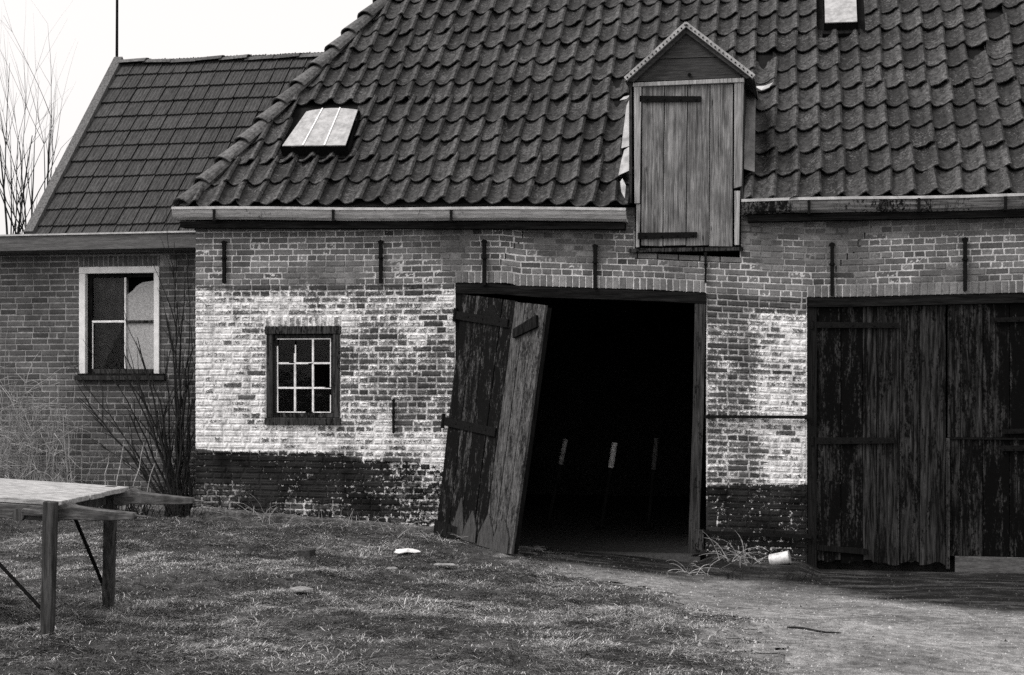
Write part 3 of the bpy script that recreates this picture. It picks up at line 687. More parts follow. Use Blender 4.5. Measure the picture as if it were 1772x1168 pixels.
# openings in the tiling: dormer and two skylights
dz_e = Zp(1194, 133, -.06)
dsE = (dz_e - 3.128) / c45
def skyrect(pts): q = [ras(roofpx(*p)) for p in pts]; return min(a for a, s in q), max(a for a, s in q), min(s for a, s in q), max(s for a, s in q)
SK = [(-4.95, -4.40, ras(roofpx(545, 262))[1], ras(roofpx(575, 205))[1]), (ras(roofpx(1420, 45))[0], ras(roofpx(1490, 45))[0], ras(roofpx(1455, 47))[1], ras(roofpx(1455, 47))[1] + .62)]
SLIP = [(1310, 112), (1685, 100), (1722, 52), (1735, 20)]
slipas = [ras(roofpx(*p)) for p in SLIP]
def cutmesh(M4, V, f, ED, planes):
    bm = bmesh.new(); lay_ = bm.verts.layers.float.new('edge'); vs = [bm.verts.new(M4 @ Vector(v)) for v in V]
    for v, e in zip(vs, ED): v[lay_] = e
    for q in f: bm.faces.new([vs[i] for i in q])
    for (co, no) in planes:
        g_ = bm.verts[:] + bm.edges[:] + bm.faces[:]
        bmesh.ops.bisect_plane(bm, geom=g_, plane_co=co, plane_no=no, clear_outer=True)
    if len(bm.faces) < 6: bm.free(); return None
    return bm
extra = MB(); tiles = []
hn = np.cross(hp1 - hp0, ND); hn = hn / np.linalg.norm(hn)
if hn[0] > 0: hn = -hn                      # outward normal of the hip cut (to the left)
row = 0; s = -.02
while s < S_TOP - .3:
    a = 3.45; c_ = 0; off = .0 + .012 * math.sin(row * 1.9)
    while a > -6.2:
        ca, cs = a + TW / 2, s + .12
        sj = s + random.gauss(0, .008) + .022 * math.sin(ca * 1.3 + row * .35); aj = a + off + random.uniform(-.005, .005) + .015 * math.sin(row * .6 + .3)
        rot = random.gauss(0, .016); lift = random.uniform(-.003, .008)
        for (qa, qs) in slipas:
            if abs(qa - ca) < TW * .5 and abs(qs - cs) < EXL * .5: sj -= .21; rot += random.choice((-1, 1)) * .03
        if row == 0: sj += random.uniform(-.03, .025); rot += random.uniform(-.04, .04)
        drop = aj + .232 < hipa(s + .33) - .005
        planes = []
        if aj < hipa(s + TL_ + .02): planes.append((Vector(hp0), Vector(hn)))
        if s < dsE + .12:
            if DM[0] + .0 < aj and aj + .232 < DM[1]: drop = True
            elif aj < DM[0] < aj + .232: planes.append((Vector((DM[0] + .012, 0, 0)), Vector((1, 0, 0))))
            elif aj < DM[1] < aj + .232: planes.append((Vector((DM[1] - .012, 0, 0)), Vector((-1, 0, 0))))
        for (k0, k1, k2, k3) in SK:
            m0, m1, m2_, m3 = k0 - .04, k1 + .04, k2 - .05, k3 + .03
            if aj + .232 > m0 and aj < m1 and s + EXL > m2_ and s < m3:
                if aj > m0 - .03 and aj + .232 < m1 + .03 and s > m2_ - .1 : drop = True
                elif aj < m0 and s + .1 > m2_: planes.append((Vector((m0, 0, 0)), Vector((1, 0, 0))))
                elif aj + .232 > m1 and s + .1 > m2_: planes.append((Vector((m1, 0, 0)), Vector((-1, 0, 0))))
        if not drop:
            o = RP(aj, sj, lift); dx = RP(aj + .2, sj) - RP(aj, sj); X = dx / np.linalg.norm(dx); X = X * math.cos(rot) + SD * math.sin(rot); Sv = SD * math.cos(rot) - np.array([1, 0, 0]) * math.sin(rot)
            M4 = Matrix(((X[0], Sv[0], ND[0], o[0]), (X[1], Sv[1], ND[1], o[1]), (X[2], Sv[2], ND[2], o[2]), (0, 0, 0, 1)))
            tiles.append((M4, random.randrange(5), planes, proj(RP(ca, cs))))
        a -= TW * (1 + random.uniform(-.012, .012)); c_ += 1
    s += EXL * (1 + .02 * math.sin(row * 2.1)); row += 1
cnt = 0
for (M4, kd, planes, (qx, qy)) in tiles:
    vis = -5 < qx < 1790 and qy > -6
    bm = cutmesh(M4, *PT[kd], planes) if planes else None
    if planes and bm is None: continue
    if not vis:
        if planes:
            bm.verts.index_update(); extra.add([v.co for v in bm.verts], [[v.index for v in f.verts] for f in bm.faces]); bm.free()
        else: extra.add([M4 @ Vector(v) for v in PT[kd][0]], PT[kd][1])
        continue
    cnt += 1
    if planes:
        org = M4.translation.copy(); bmesh.ops.translate(bm, verts=bm.verts, vec=-org); me = bpy.data.meshes.new('pantile'); bm.to_mesh(me); bm.free()
        me.polygons.foreach_set('use_smooth', [True] * len(me.polygons)); me.set_sharp_from_angle(angle=math.radians(40)); link('pantile', me, MAT['pantile'], ROOF, org)
    else:
        o = bpy.data.objects.new('pantile', PM_[kd]); COL.objects.link(o); o.parent = ROOF; o.matrix_basis = Matrix.Translation(-W[ROOF.name]) @ M4
print('pantiles in view', cnt)
o = extra.build('pantiles', MAT['pantile'], ROOF, smooth=True); o['kind'] = 'stuff'
# hip tiles
hd = hp1 - hp0; hl = np.linalg.norm(hd); hd /= hl; hN = ND - hn * -.0 + hn * .55; hN = hN - hd * (hN @ hd); hN /= np.linalg.norm(hN); hX = np.cross(hd, hN)
t = -.10; i = 0
while t < hl * 1.55:
    V = []; n = 9; ny = 4; r0, r1 = .118, .088; j1, j2 = random.uniform(-.012, .012), random.uniform(-.03, .03)
    for ly in (0, 1):
        for j in range(ny):
            q = j / (ny - 1); rr = (r0 * (1 - q) + r1 * q) - ly * .016
            for kk in range(n):
                an = math.radians(-88 + 176 * kk / (n - 1))
                V.append(hp0 + hd * (t + q * .41 + random.uniform(-.003, .003)) + hX * (math.sin(an) * rr + j1 + j2 * q * .3) + hN * (math.cos(an) * rr * .86 - .035 + .03 * (1 - q)))
    N = n * ny; f = []
    for j in range(ny - 1):
        for kk in range(n - 1):
            b = j * n + kk; f += [(b, b + n, b + n + 1, b + 1), (N + b, N + b + 1, N + b + n + 1, N + b + n)]
    for kk in range(n - 1): f += [(kk, kk + 1, N + kk + 1, N + kk)]
    for j in range(ny - 1):
        b = j * n; e = b + n - 1; f += [(b, N + b, N + b + n, b + n), (e, e + n, N + e + n, N + e)]
    MB().add(V, f).build('hip_tile', MAT['hiptile'], ROOF, smooth=False)
    t += .335 * random.uniform(.97, 1.03); i += 1
# mortar bedding under the hip
mb = MB()
for i in range(40):
    t = hl * i / 30; p = hp0 + hd * t + ND * -.02
    mb.add([p + hX * q1 + ND * q2 for q1, q2 in ((-.1, -.02), (.1, -.02), (.06 + random.uniform(-.02, .02), .035), (-.06, .035))] + [p + hd * .12 + hX * q1 + ND * q2 for q1, q2 in ((-.1, -.02), (.1, -.02), (.06, .035), (-.06, .035))], [(0, 1, 5, 4), (1, 2, 6, 5), (2, 3, 7, 6), (3, 0, 4, 7), (0, 3, 2, 1), (4, 5, 6, 7)], tone=.1, wash=0., tar=0.)
mb.build('hip_mortar', MAT['mortar'], ROOF)
# ---- gutters
def gutter(pa, pb, hh, yb_, mat, rimmat, brk, n=8):
    g_ = holder('gutter', tuple((pa + pb) / 2), HOUSE); m_ = MB(); r_ = MB(); y0 = pa[1]
    for i in range(n):
        a = pa + (pb - pa) * i / n; b = pa + (pb - pa) * (i + 1) / n; jz = .006 * math.sin(i * 1.3); jz2 = .006 * math.sin((i + 1) * 1.3)
        prof = [(0, 0), (.012, -hh * .45), (.03, -hh * .8), (.06, -hh), (-pa[1] - .002, -hh), (-pa[1] - .002, -hh + .025), (.07, -hh + .03), (.03, -hh * .4), (.022, 0)]
        va = [(a[0], y0 + q, a[2] + z + jz) for q, z in prof]; vb = [(b[0], y0 + q, b[2] + z + jz2) for q, z in prof]; N = len(prof)
        fs = [(k, k + N, (k + 1) % N + N, (k + 1) % N) for k in range(N)]
        if i == 0: fs.append(tuple(range(N)))
        if i == n - 1: fs.append(tuple(range(2 * N - 1, N - 1, -1)))
        m_.add(va + vb, fs)
        r_.hexa((a[0], y0 - .006, a[2] + jz - .012), (b[0], y0 - .006, b[2] + jz2 - .012), (b[0], y0 - .006, b[2] + jz2 + .012), (a[0], y0 - .006, a[2] + jz + .012), (0, .03, 0))
    m_.build('gutter_board', mat, g_); r_.build('zinc_rim', rimmat, g_)
    for px in brk:
        u = U(px, y0); t = (u - pa[0]) / (pb[0] - pa[0]); z = pa[2] + (pb[2] - pa[2]) * t
        MB().box(u - .012, u + .012, y0 - .014, y0 - .001, z - hh, z - .012).box(u - .012, u + .012, y0 - .014, -.0, z - hh - .014, z - hh - .002).build('bracket', MAT['iron'], g_)
    return g_
ga = P(297, 360, -.2); gb = P(1083, 361, -.2)
gutter(ga, gb, .104, 0, MAT['gutter'], MAT['zinc'], (371, 577, 781))
gc = P(1283, 347, -.2); gd = P(1772, 336.5, -.2); gd = gc + (gd - gc) * 1.62
gutter(gc, gd, .115, 0, MAT['gutterdark'], MAT['zinc'], (1400, 1590, 1740))
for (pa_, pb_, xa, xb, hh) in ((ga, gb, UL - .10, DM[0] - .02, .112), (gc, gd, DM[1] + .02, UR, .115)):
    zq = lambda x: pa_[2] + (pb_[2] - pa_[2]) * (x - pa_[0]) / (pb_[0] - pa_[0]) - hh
    MB().hexa((xa, -.125, zq(xa) - .062), (xb, -.125, zq(xb) - .062), (xb, -.125, zq(xb) - .004), (xa, -.125, zq(xa) - .004), (0, .13, 0)).build('eave_shade_board', MAT['blackbeam'], HOUSE)  # black board added under the gutters to stand in for deep eave shade

# ---- hayloft dormer
DY = -.06; dor = holder('dormer', (U(1190, DY), DY, Zp(1190, 432, DY)), HOUSE)
def D(px, py, y=DY): return P(px, py, y)
def dh(name, mat, q, th=.04, y=DY, bv=.003): a = [P(px, py, y) for px, py in q]; return MB().hexa(*a, (0, th, 0)).build(name, mat, dor, bevel=bv)
# door planks: q = bottom-left, bottom-right, top-right, top-left
pe = [1109, 1147, 1187, 1227, 1268]; pt = [1111, 1150, 1190, 1229, 1269]
for i in range(4): dh('plank', MAT['palewood'], [(pe[i] + .6, 425 + i * .4), (pe[i + 1] - .6, 425.4 + i * .4 + random.uniform(-2, 1)), (pt[i + 1] - .6, 147 - i * .6), (pt[i] + .6, 147.5 - i * .6)], .03, -.045)
dh('frame_post', MAT['framewood'], [(1098, 352), (1107, 352), (1110, 142), (1097, 144)], .09, -.062); dh('frame_post', MAT['framewood'], [(1100, 428), (1106, 428), (1108, 353), (1101, 353)], .07, -.05)
dh('frame_post', MAT['framewood'], [(1270, 326), (1284, 322), (1287, 135), (1271, 137)], .09, -.062); dh('frame_post', MAT['framewood'], [(1271, 424), (1279, 424), (1281, 330), (1271, 330)], .07, -.05)
dh('frame_head', MAT['framewood'], [(1095, 150), (1288, 142), (1288, 134.5), (1095, 143)], .09, -.07)
dh('sill', MAT['darkwood'], [(1088, 437), (1286, 433.5), (1286, 427), (1088, 430)], .08, -.035)
dh('wood_lining', MAT['blackwood'], [(1100, 430), (1282, 428), (1284, 145), (1098, 148)], .03, -.01)
# gable boards
apx = (1187, 47); ble = (1092, 141); bre = (1296, 134)
def gl(t, e): return (apx[0] + (e[0] - apx[0]) * t, apx[1] + (e[1] - apx[1]) * t)
l1, r1 = gl(.60, ble), gl(.60, bre)
MB().prism([P(*ble, -.05), P(*bre, -.05), P(*r1, -.05), P(*l1, -.05)], (0, .03, 0)).build('gable_board', MAT['gablewood'], dor)
l2, r2 = (l1[0] + 1, l1[1] - 1.5), (r1[0] - 1, r1[1] - 1.5)
MB().prism([P(*l2, -.053), P(*r2, -.053), P(*apx, -.053)], (0, .03, 0)).build('gable_board', MAT['gablewood'], dor)
dh('barge_board', MAT['gablewood'], [(1084, 139), (1096, 142), (1187, 57), (1187, 43)], .03, -.10); dh('barge_board', MAT['gablewood'], [(1292, 136), (1304, 133), (1187, 43), (1187, 57)], .03, -.103)
# roof slabs with zinc edge
AP = P(1187, 39, -.13); LE = P(1081, 135, -.13); RE = P(1306, 131, -.13)
for nm, E_, sgn in (('l', LE, -1), ('r', RE, 1)):
    m_ = MB(); tck = np.array([0, 0, -.028]); bkv = np.array([0, 1.9, 0.])
    m_.add([AP, E_, E_ + bkv, AP + bkv, AP + tck, E_ + tck, E_ + bkv + tck, AP + bkv + tck], [(0, 1, 2, 3), (7, 6, 5, 4), (0, 4, 5, 1), (1, 5, 6, 2), (2, 6, 7, 3), (3, 7, 4, 0)]); m_.build('dormer_roof', MAT['darklead'], dor)
    d_ = (E_ - AP); n_ = np.array([-d_[2] * sgn, 0, d_[0] * sgn]); n_ = n_ / np.linalg.norm(n_)
    if n_[2] < 0: n_ = -n_
    z_ = MB(); ns = 6
    for i in range(ns):
        a = AP + d_ * i / ns + n_ * .004; b = AP + d_ * (i + 1) / ns + n_ * .004; o = np.array([0, -.008 - random.uniform(0, .006), 0])
        z_.hexa(b - n_ * .034 + o, a - n_ * .034 + o, a + n_ * .005 + o, b + n_ * .005 + o, (0, .07, 0))
    z_.build('zinc_trim', MAT['leadsheet'], dor)
    q_ = MB()
    for i in range(17):
        c = AP + d_ * (i + .5) / 17 - n_ * .014; q_.box(c[0] - .006, c[0] + .006, c[1] - .021, c[1] - .013, c[2] - .006, c[2] + .006)
    qo = q_.build('nails', MAT['iron'], dor); qo['kind'] = 'stuff'
# cheeks
for (uu, th) in ((DM[0] + .012, .025), (DM[1] - .045, .025)):
    zt_ = dz_e + .03; m_ = MB(); pts = [(uu, -.05, 3.09), (uu, .3, 3.09), (uu, zt_ - 3.128 + EY + .1, zt_), (uu, -.05, zt_)]; m_.prism(pts, (th, 0, 0)); m_.build('cheek', MAT['darkwood'], dor)
# torn flashing beside the dormer
def sheet(pts, off, mat, name, th=.004):
    q = [roofpx(*p) + ND * o for p, o in zip(pts, off)]; n = len(q); cen = sum(q) / n + ND * .012; m_ = MB()
    V = q + [cen]; m_.add(V + [v - ND * th for v in V], [(i, (i + 1) % n, n) for i in range(n)] + [((i + 1) % n + n + 1, i + n + 1, 2 * n + 1) for i in range(n)] + [(i, i + n + 1, (i + 1) % n + n + 1, (i + 1) % n) for i in range(n)]); return m_.build(name, mat, dor)
sheet([(1095, 172), (1095, 262), (1076, 264), (1079, 235), (1085, 190)], [.07, .07, .05, .045, .05], MAT['leadsheet'], 'flashing')
sheet([(1096, 262), (1097, 304), (1071, 311), (1076, 285), (1081, 268)], [.08, .08, .05, .05, .055], MAT['leadsheet'], 'flashing')
sheet([(1093, 173), (1085, 180), (1073, 181), (1080, 175)], [.06, .06, .05, .05], MAT['leadsheet'], 'flashing')
sheet([(1078, 318), (1084, 330), (1082, 352), (1076, 340), (1074, 322)], [.06, .06, .06, .05, .05], MAT['leadsheet'], 'flashing')
sheet([(1308, 168), (1306, 305), (1288, 306), (1290, 168)], [.05, .05, .09, .09], MAT['darklead'], 'flashing')
sheet([(1306, 160), (1318, 164), (1330, 160), (1338, 153), (1331, 162), (1318, 167)], [.07] * 6, MAT['zinc'], 'flashing')
for (xa, ya, xb, yb_) in ((1107, 171, 1213, 171), (1104, 408, 1206, 406)):
    a = P(xa, ya, -.062); b = P(xb, yb_, -.062); m_ = MB(); m_.hexa(a - [0, 0, .028], b - [0, 0, .024], b + [0, 0, .024], a + [0, 0, .028], (0, .016, 0))
    for t in (.12, .4, .66, .92): c = a + (b - a) * t; m_.tube([c, c - [0, .01, 0]], .01, 6)
    m_.build('strap_hinge', MAT['iron'], dor)
MB().tube([P(1193, 129, -.055), P(1193, 129, -.075)], .016, 8).build('knot_plug', MAT['iron'], dor)

# ---- skylights
def skylight(bl, br, tr_, tl_, up0, up1, npane, arch, label):
    h = holder('skylight', tuple(roofpx(*bl)), HOUSE); h['label'] = label
    off = lambda p, o: PPL(p[0], p[1], R0 + ND * o, ND)
    A, B, C_, Dd = off(bl, up0), off(br, up0), off(tr_, up1), off(tl_, up1)
    def q(a, b, o=0.): 
        n = np.cross(B - A, Dd - A); n /= np.linalg.norm(n); n = n if n[2] > 0 else -n
        return (A * (1 - a) + B * a) * (1 - b) + (Dd * (1 - a) + C_ * a) * b + n * (o + arch * b * (4 * a * (1 - a)))
    for i in range(npane):
        m_ = MB(); ns = 4; a0, a1 = i / npane + .012, (i + 1) / npane - .012
        vs = []; fs = []
        for k in range(ns + 1):
            t = a0 + (a1 - a0) * k / ns; vs += [q(t, .0), q(t, 1.), q(t, .0, -.01), q(t, 1., -.01)]
        for k in range(ns): b = 4 * k; fs += [(b, b + 4, b + 5, b + 1), (b + 2, b + 3, b + 7, b + 6), (b, b + 2, b + 6, b + 4), (b + 1, b + 5, b + 7, b + 3)]
        fs += [(0, 1, 3, 2), (4 * ns, 4 * ns + 2, 4 * ns + 3, 4 * ns + 1)]; m_.add(vs, fs); m_.build('pane', MAT['skypane'], h)
    for i in range(1, npane): MB().hexa(q(i / npane - .011, -.005, .008), q(i / npane + .011, -.005, .008), q(i / npane + .011, 1.0, .008), q(i / npane - .011, 1., .008), ND * -.012).build('glazing_bar', MAT['putty'], h)
    dn = ND * -(max(up0, up1) + .04); m_ = MB()
    fr_ = [(-.02, -.02), (1.02, -.02), (1.02, 1.02), (-.02, 1.02)]; cs = [q(*p, -.012) for p in fr_]
    for i in range(4): a, b = cs[i], cs[(i + 1) % 4]; m_.add([a, b, b + dn, a + dn], [(0, 1, 2, 3)])
    e = .05; cs2 = [q(a + (-e if a < .5 else e), b + (-.06 if b < .5 else .0), -.0) + ND * -(up0 if b < .5 else up1) + ND * .012 for a, b in fr_]
    m_.add(cs2 + [c + dn * .3 for c in cs2], [(0, 1, 2, 3), (0, 4, 5, 1), (1, 5, 6, 2), (2, 6, 7, 3), (3, 7, 4, 0)])
    m_.build('curb', MAT['blackwood'], h)
    return h
skylight((487, 252), (599, 251), (620, 190), (529, 193), .13, .07, 3, .03, 'arched three-pane skylight with pale limewashed glass')
skylight((1427, 39), (1484, 37), (1480, -55), (1425, -55), .09, .05, 1, .0, 'single pale skylight pane high in the tiles')

# ---- barn interior seen through the open bay
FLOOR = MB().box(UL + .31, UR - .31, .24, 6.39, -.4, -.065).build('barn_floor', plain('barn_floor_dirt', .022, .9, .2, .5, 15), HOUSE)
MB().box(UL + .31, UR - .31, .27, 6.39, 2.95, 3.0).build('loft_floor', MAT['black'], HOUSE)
YS = 2.2
for i, (tx, ty, bx, by, lab) in enumerate([(979, 760, 970, 803, 'stall post with a short pale sleeve, left one in the dark barn doorway'), (1064, 766, 1057, 809, 'stall post with the brightest white sleeve, middle one in the dark barn doorway'), (1136, 758, 1131, 812, 'dim stall post with a grey sleeve, right one in the dark barn doorway')]):
    a = P(tx, ty, YS); b = P(bx, by, YS); d = (a - b) / np.linalg.norm(a - b); foot = b - d * ((b[2] + .066) / d[2])
    t_ = empty('stall_post', tuple(foot), lab, 'post', 'stall posts inside the barn')
    MB().tube([foot, b], .018, 8).build('pole', MAT['black'], t_)
    MB().tube([b, a], .030 if i == 1 else .026, 10).build('sleeve', MAT['whiteplastic'] if i == 1 else plain('grey_sleeve', .22 if i == 0 else .07, .6, .3, .5, 25), t_, smooth=False)  # left and right sleeves in darker greys than the middle one
    MB().tube([foot - [0, 0, .0], foot + [0, 0, .02]], .05, 10).build('foot_plate', MAT['iron'], t_)

# ------------------------------------------------------------------ the brick annex
AY = .45; AFY = .25
AUL = -9.0; AUR = UL + .02
ANX = empty('brick_annex', ((AUL + AUR) / 2, AY, .2), 'low dark brick annex with ribbed tile roof and white framed window', 'annex')
aw = holder('wall', ((AUL + AUR) / 2, AY, .2), ANX)
aw0, aw1 = U(138, AY), U(276.5, AY); az0, az1 = Zp(207, 650, AY), Zp(207, 461.5, AY)
ACH = .0588; AST = .1765
vrow0 = az1
def zfa(u, v): return v + 0 * np.asarray(u)
arec = []; k = -40
while True:
    v0 = vrow0 + k * ACH
    if v0 > 2.86: break
    segs = [(AUL, AUR)]
    if az0 - .05 < v0 < az1 - .01: segs = [(AUL, aw0), (aw1, AUR)]
    elif -.01 < v0 - az1 < ACH * 1.2 + .02 and k < 1.5: segs = [(AUL, aw0 - .01), (aw1 + .01, AUR)]
    for a, c in segs:
        u = a - (AST / 2 if k % 2 else 0)
        while u < c - .02:
            L = AST * random.uniform(.975, 1.025) if random.random() > .07 else AST / 2
            e = min(u + L, c); e = c if c - e < .035 else e
            if e - max(u, a) > .03: arec.append((max(u, a), e - .01, v0 + .006, v0 + ACH - .006, random.uniform(-.002, .002), random.uniform(.075, .12) * (.65 if random.random() < .06 else 1), 's'))
            u = e
    k += 1
u = aw0 - .008
while u < aw1: e = min(u + .0525, aw1 + .008); arec.append((u, e - .008, az1 + .004, az1 + 1.32 * ACH * 1.0 - .002 + .03, random.uniform(-.002, .002), random.uniform(.08, .12), 'r')); u = e
arec = [r for r in arec if not (r[6] == 's' and az1 - .001 < r[2] < az1 + 1.9 * ACH and r[1] > aw0 - .02 and r[0] < aw1 + .02)]
no = lambda u, v: (0., 0.)
split_bricks(arec, aw, zfa, AY, no, 298, lambda x, y: y < 436 or y > 830 or x > 338, .09)
st = .03; us_ = np.arange(AUL, AUR + st, st); vs_ = np.arange(.0, 2.9, st); A_, B_ = np.meshgrid(us_, vs_)
V = np.stack([A_.ravel(), AY + .004 + rng.uniform(-.001, .001, A_.size), B_.ravel()], 1); n_ = len(us_); q = (np.arange(len(vs_) - 1)[:, None] * n_ + np.arange(n_ - 1)[None])
um = A_[:-1, :-1] + st / 2; vm = B_[:-1, :-1] + st / 2; q = q[~((um > aw0) & (um < aw1) & (vm > az0) & (vm < az1))]
link('mortar', npmesh('mortar', V, np.stack([q, q + 1, q + 1 + n_, q + n_], 1), {'tone': rng.uniform(.2, .33, len(V)), 'wash': np.zeros(len(V)), 'tar': np.zeros(len(V))}), MAT['mortar'], aw, (0, 0, 0))
mb = MB(); y0, y1 = AY + .015, AY + .25
for a, c, z0, z1 in ((AUL, aw0, -.3, 2.9), (aw1, AUR, -.3, 2.9), (aw0, aw1, -.3, az0), (aw0, aw1, az1, 2.9)): mb.box(a, c, y0, y1, z0, z1, tone=.08)
mb.box(AUL, AUL + .25, y1, 5.2, -.3, 2.9, tone=.08); mb.box(AUL, AUR, 5.2, 5.4, -.3, 2.9, tone=.08); mb.box(AUL + .25, AUR, y1, 5.2, 2.84, 2.88, tone=.02)
mb.build('wall_core', MAT['mortar'], aw)
# window
awn = holder('window', ((aw0 + aw1) / 2, AY, az0), ANX)
def ab(name, mat, x0, x1, y0, y1, z0, z1, bv=.003): return MB().box(x0, x1, AY + y0, AY + y1, z0, z1).build(name, mat, awn, bevel=bv)
fo = .072
ab('frame_head', MAT['whitepaint'], aw0, aw1, -.02, .06, az1 - fo * .9, az1); ab('frame_post', MAT['whitepaint'], aw0, aw0 + fo * .92, -.018, .06, az0 + .012, az1 - fo * .9 - .001); ab('frame_post', MAT['whitepaint'], aw1 - fo * .78, aw1, -.018, .06, az0 + .012, az1 - fo * .9 - .001)
ix0, ix1, iz0, iz1 = aw0 + fo * .92, aw1 - fo * .78, az0 + .02, az1 - fo * .9
ab('inner_stile', MAT['blackwood'], ix0 + .001, ix0 + .05, .035, .08, iz0, iz1 - .001); ab('inner_head', MAT['blackwood'], ix0 + .051, ix1, .035, .08, iz1 - .04, iz1 - .001)
ab('bottom_rail', MAT['darkwood'], ix0 + .05, ix1, .03, .08, iz0 - .02, iz0 + .045)
mxx = U(214, AY); mzz = Zp(210, 556, AY)
ab('mullion', MAT['putty'], mxx - .006, mxx + .010, .025, .055, iz0 + .046, iz1 - .041); ab('transom', MAT['putty'], ix0 + .05, mxx - .007, .028, .055, mzz - .012, mzz + .010); ab('transom', MAT['darkwood'], mxx + .011, ix1, .028, .055, mzz - .016, mzz + .010)
ab('sash_edge', MAT['putty'], ix0 + .051, ix0 + .060, .03, .05, iz0 + .046, mzz - .013)
for (a, b, c, d) in ((ix0 + .051, mxx - .007, iz0 + .046, mzz - .013), (ix0 + .051, mxx - .007, mzz + .011, iz1 - .041)): ab('pane', MAT['glass'], a, b, .05, .053, c, d, 0)
ab('pane', MAT['board'], mxx + .011, ix1, .045, .05, iz0 + .046, mzz - .017, 0)
c_, d_ = mzz + .011, iz1 - .041; wd = ix1 - mxx - .011; a_ = mxx + .011
MB().prism([(a_, AY + .045, c_), (ix1, AY + .045, c_), (ix1, AY + .045, d_ - .03), (a_ + .52 * wd, AY + .045, d_ - .05), (a_ + .33 * wd, AY + .045, d_ - .085), (a_ + .2 * wd, AY + .045, d_ - .13), (a_, AY + .045, d_ - .17)], (0, .005, 0)).build('pane', MAT['board'], awn)
# curtain folds behind the left panes
mb = MB(); n = 16; xs = np.linspace(ix0 + .03, mxx - .01, n); tp = iz1 - .02; V = []
for i, x in enumerate(xs): V += [(x, AY + .14 + .015 * math.sin(i * 1.9), iz0 - .02 + max(0., (i / n - .1)) * .75), (x, AY + .14 + .012 * math.sin(i * 1.9 + .5), tp)]
mb.add(V, [(2 * i, 2 * i + 2, 2 * i + 3, 2 * i + 1) for i in range(n - 1)]); mb.build('curtain', MAT['curtain'], awn, smooth=True)
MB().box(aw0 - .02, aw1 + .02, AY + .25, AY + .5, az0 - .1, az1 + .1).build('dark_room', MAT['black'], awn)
sl = MB(); sa = P(128, 655, AY - .06); sb = P(284, 656, AY - .06); sl.box(sa[0], sb[0], AY - .06, AY + .06, az0 - .045, az0 + .0); sl.build('sill', MAT['darkwood'], awn, bevel=.004)
sl = MB(); sl.box(sa[0] + .03, sb[0] - .01, AY - .05, AY + .05, az0 + .001, az0 + .022); sl.build('sill_board', MAT['blackwood'], awn)
# fascia and gutter
fa = P(0, 409, AFY); fb = P(340, 402, AFY); fd = (fb - fa) / (fb[0] - fa[0]); pa = fa + fd * (AUL - fa[0]); pb = fa + fd * (UL + .07 - fa[0]); fh = .168
MB().hexa(pa - [0, 0, fh], pb - [0, 0, fh], pb, pa, (0, AY - AFY + .02, 0)).build('fascia', MAT['fascia'], ANX)
MB().hexa(pa - [0, .015, .0], pb - [0, .015, .0], pb + [0, -.015, .016], pa + [0, -.015, .016], (0, .05, 0)).build('zinc_edge', MAT['zinc'], ANX)
MB().hexa(pa - [0, .008, fh + .0], pb - [0, .008, fh + .0], pb - [0, .008, fh - .022], pa - [0, .008, fh - .022], (0, .03, 0)).build('lower_batten', MAT['blackwood'], ANX)
MB().box(AUL, U(60, .5), AFY + .06, 5.2, pa[2] - .05, pa[2] - .005).build('flat_roof', MAT['darklead'], ANX)
# roof
AP_ = math.radians(47); ae = P(100, 404, AFY + .13); ASD = np.array([0, math.cos(AP_), math.sin(AP_)]); AND = np.array([0, -math.sin(AP_), math.cos(AP_)]); AR0 = np.array([0, ae[1], ae[2] - .01])
def arpx(px, py): return PPL(px, py, AR0, AND)
av0 = arpx(62, 404); av1 = arpx(212, 107); AU0 = float((av0[0] + av1[0]) / 2); AS = float((av1 - AR0) @ ASD)
AUE = -3.6
ARF = holder('roof', (-6, 1.5, 2.9), ANX)
def AQ(a, s, n=0.): return AR0 + np.array([a, 0, 0]) + ASD * s + AND * n
mb = MB(); rg0, rg1 = AQ(AU0 - .04, AS, -.03), AQ(AUE, AS, -.03); by = 2 * rg0[1] - ae[1]
mb.add([AQ(AU0 - .04, -.03, -.03), AQ(AUE, -.03, -.03), rg1, rg0, (AU0 - .04, by, ae[2]), (AUE, by, ae[2])], [(0, 1, 2, 3), (3, 2, 5, 4), (0, 3, 4)]); mb.build('roof_deck', MAT['black'], ARF)
ATW = .170; NR = 12; AEX = AS / 11.55; Vt = []; nx, ny, th = 17, 2, .018; WdT = ATW - .007
for ly in (0, 1):
    for j in range(ny):
        for i in range(nx):
            x = WdT * i / (nx - 1); t = i / (nx - 1)
            pr = .004 * math.cos(t * 2 * math.pi * 4) + (.011 * max(0, 1 - abs(t - .95) / .09)) + (-.006 if t < .05 else 0)
            Vt.append((x, (AEX + .05) * j / (ny - 1), pr + .022 * (1 - j * 1.15) - ly * th))
fT = []; N = nx * ny
for i in range(nx - 1): fT += [(i, i + 1, i + 1 + nx, i + nx), (N + i + nx, N + i + 1 + nx, N + i + 1, N + i), (i, N + i, N + i + 1, i + 1)]
fT += [(0, nx, N + nx, N), (nx - 1, N + nx - 1, N + 2 * nx - 1, 2 * nx - 1)]
atm = bpy.data.meshes.new('roof_tile'); atm.from_pydata(Vt, [], fT); atm.materials.append(MAT['annex_tile'])
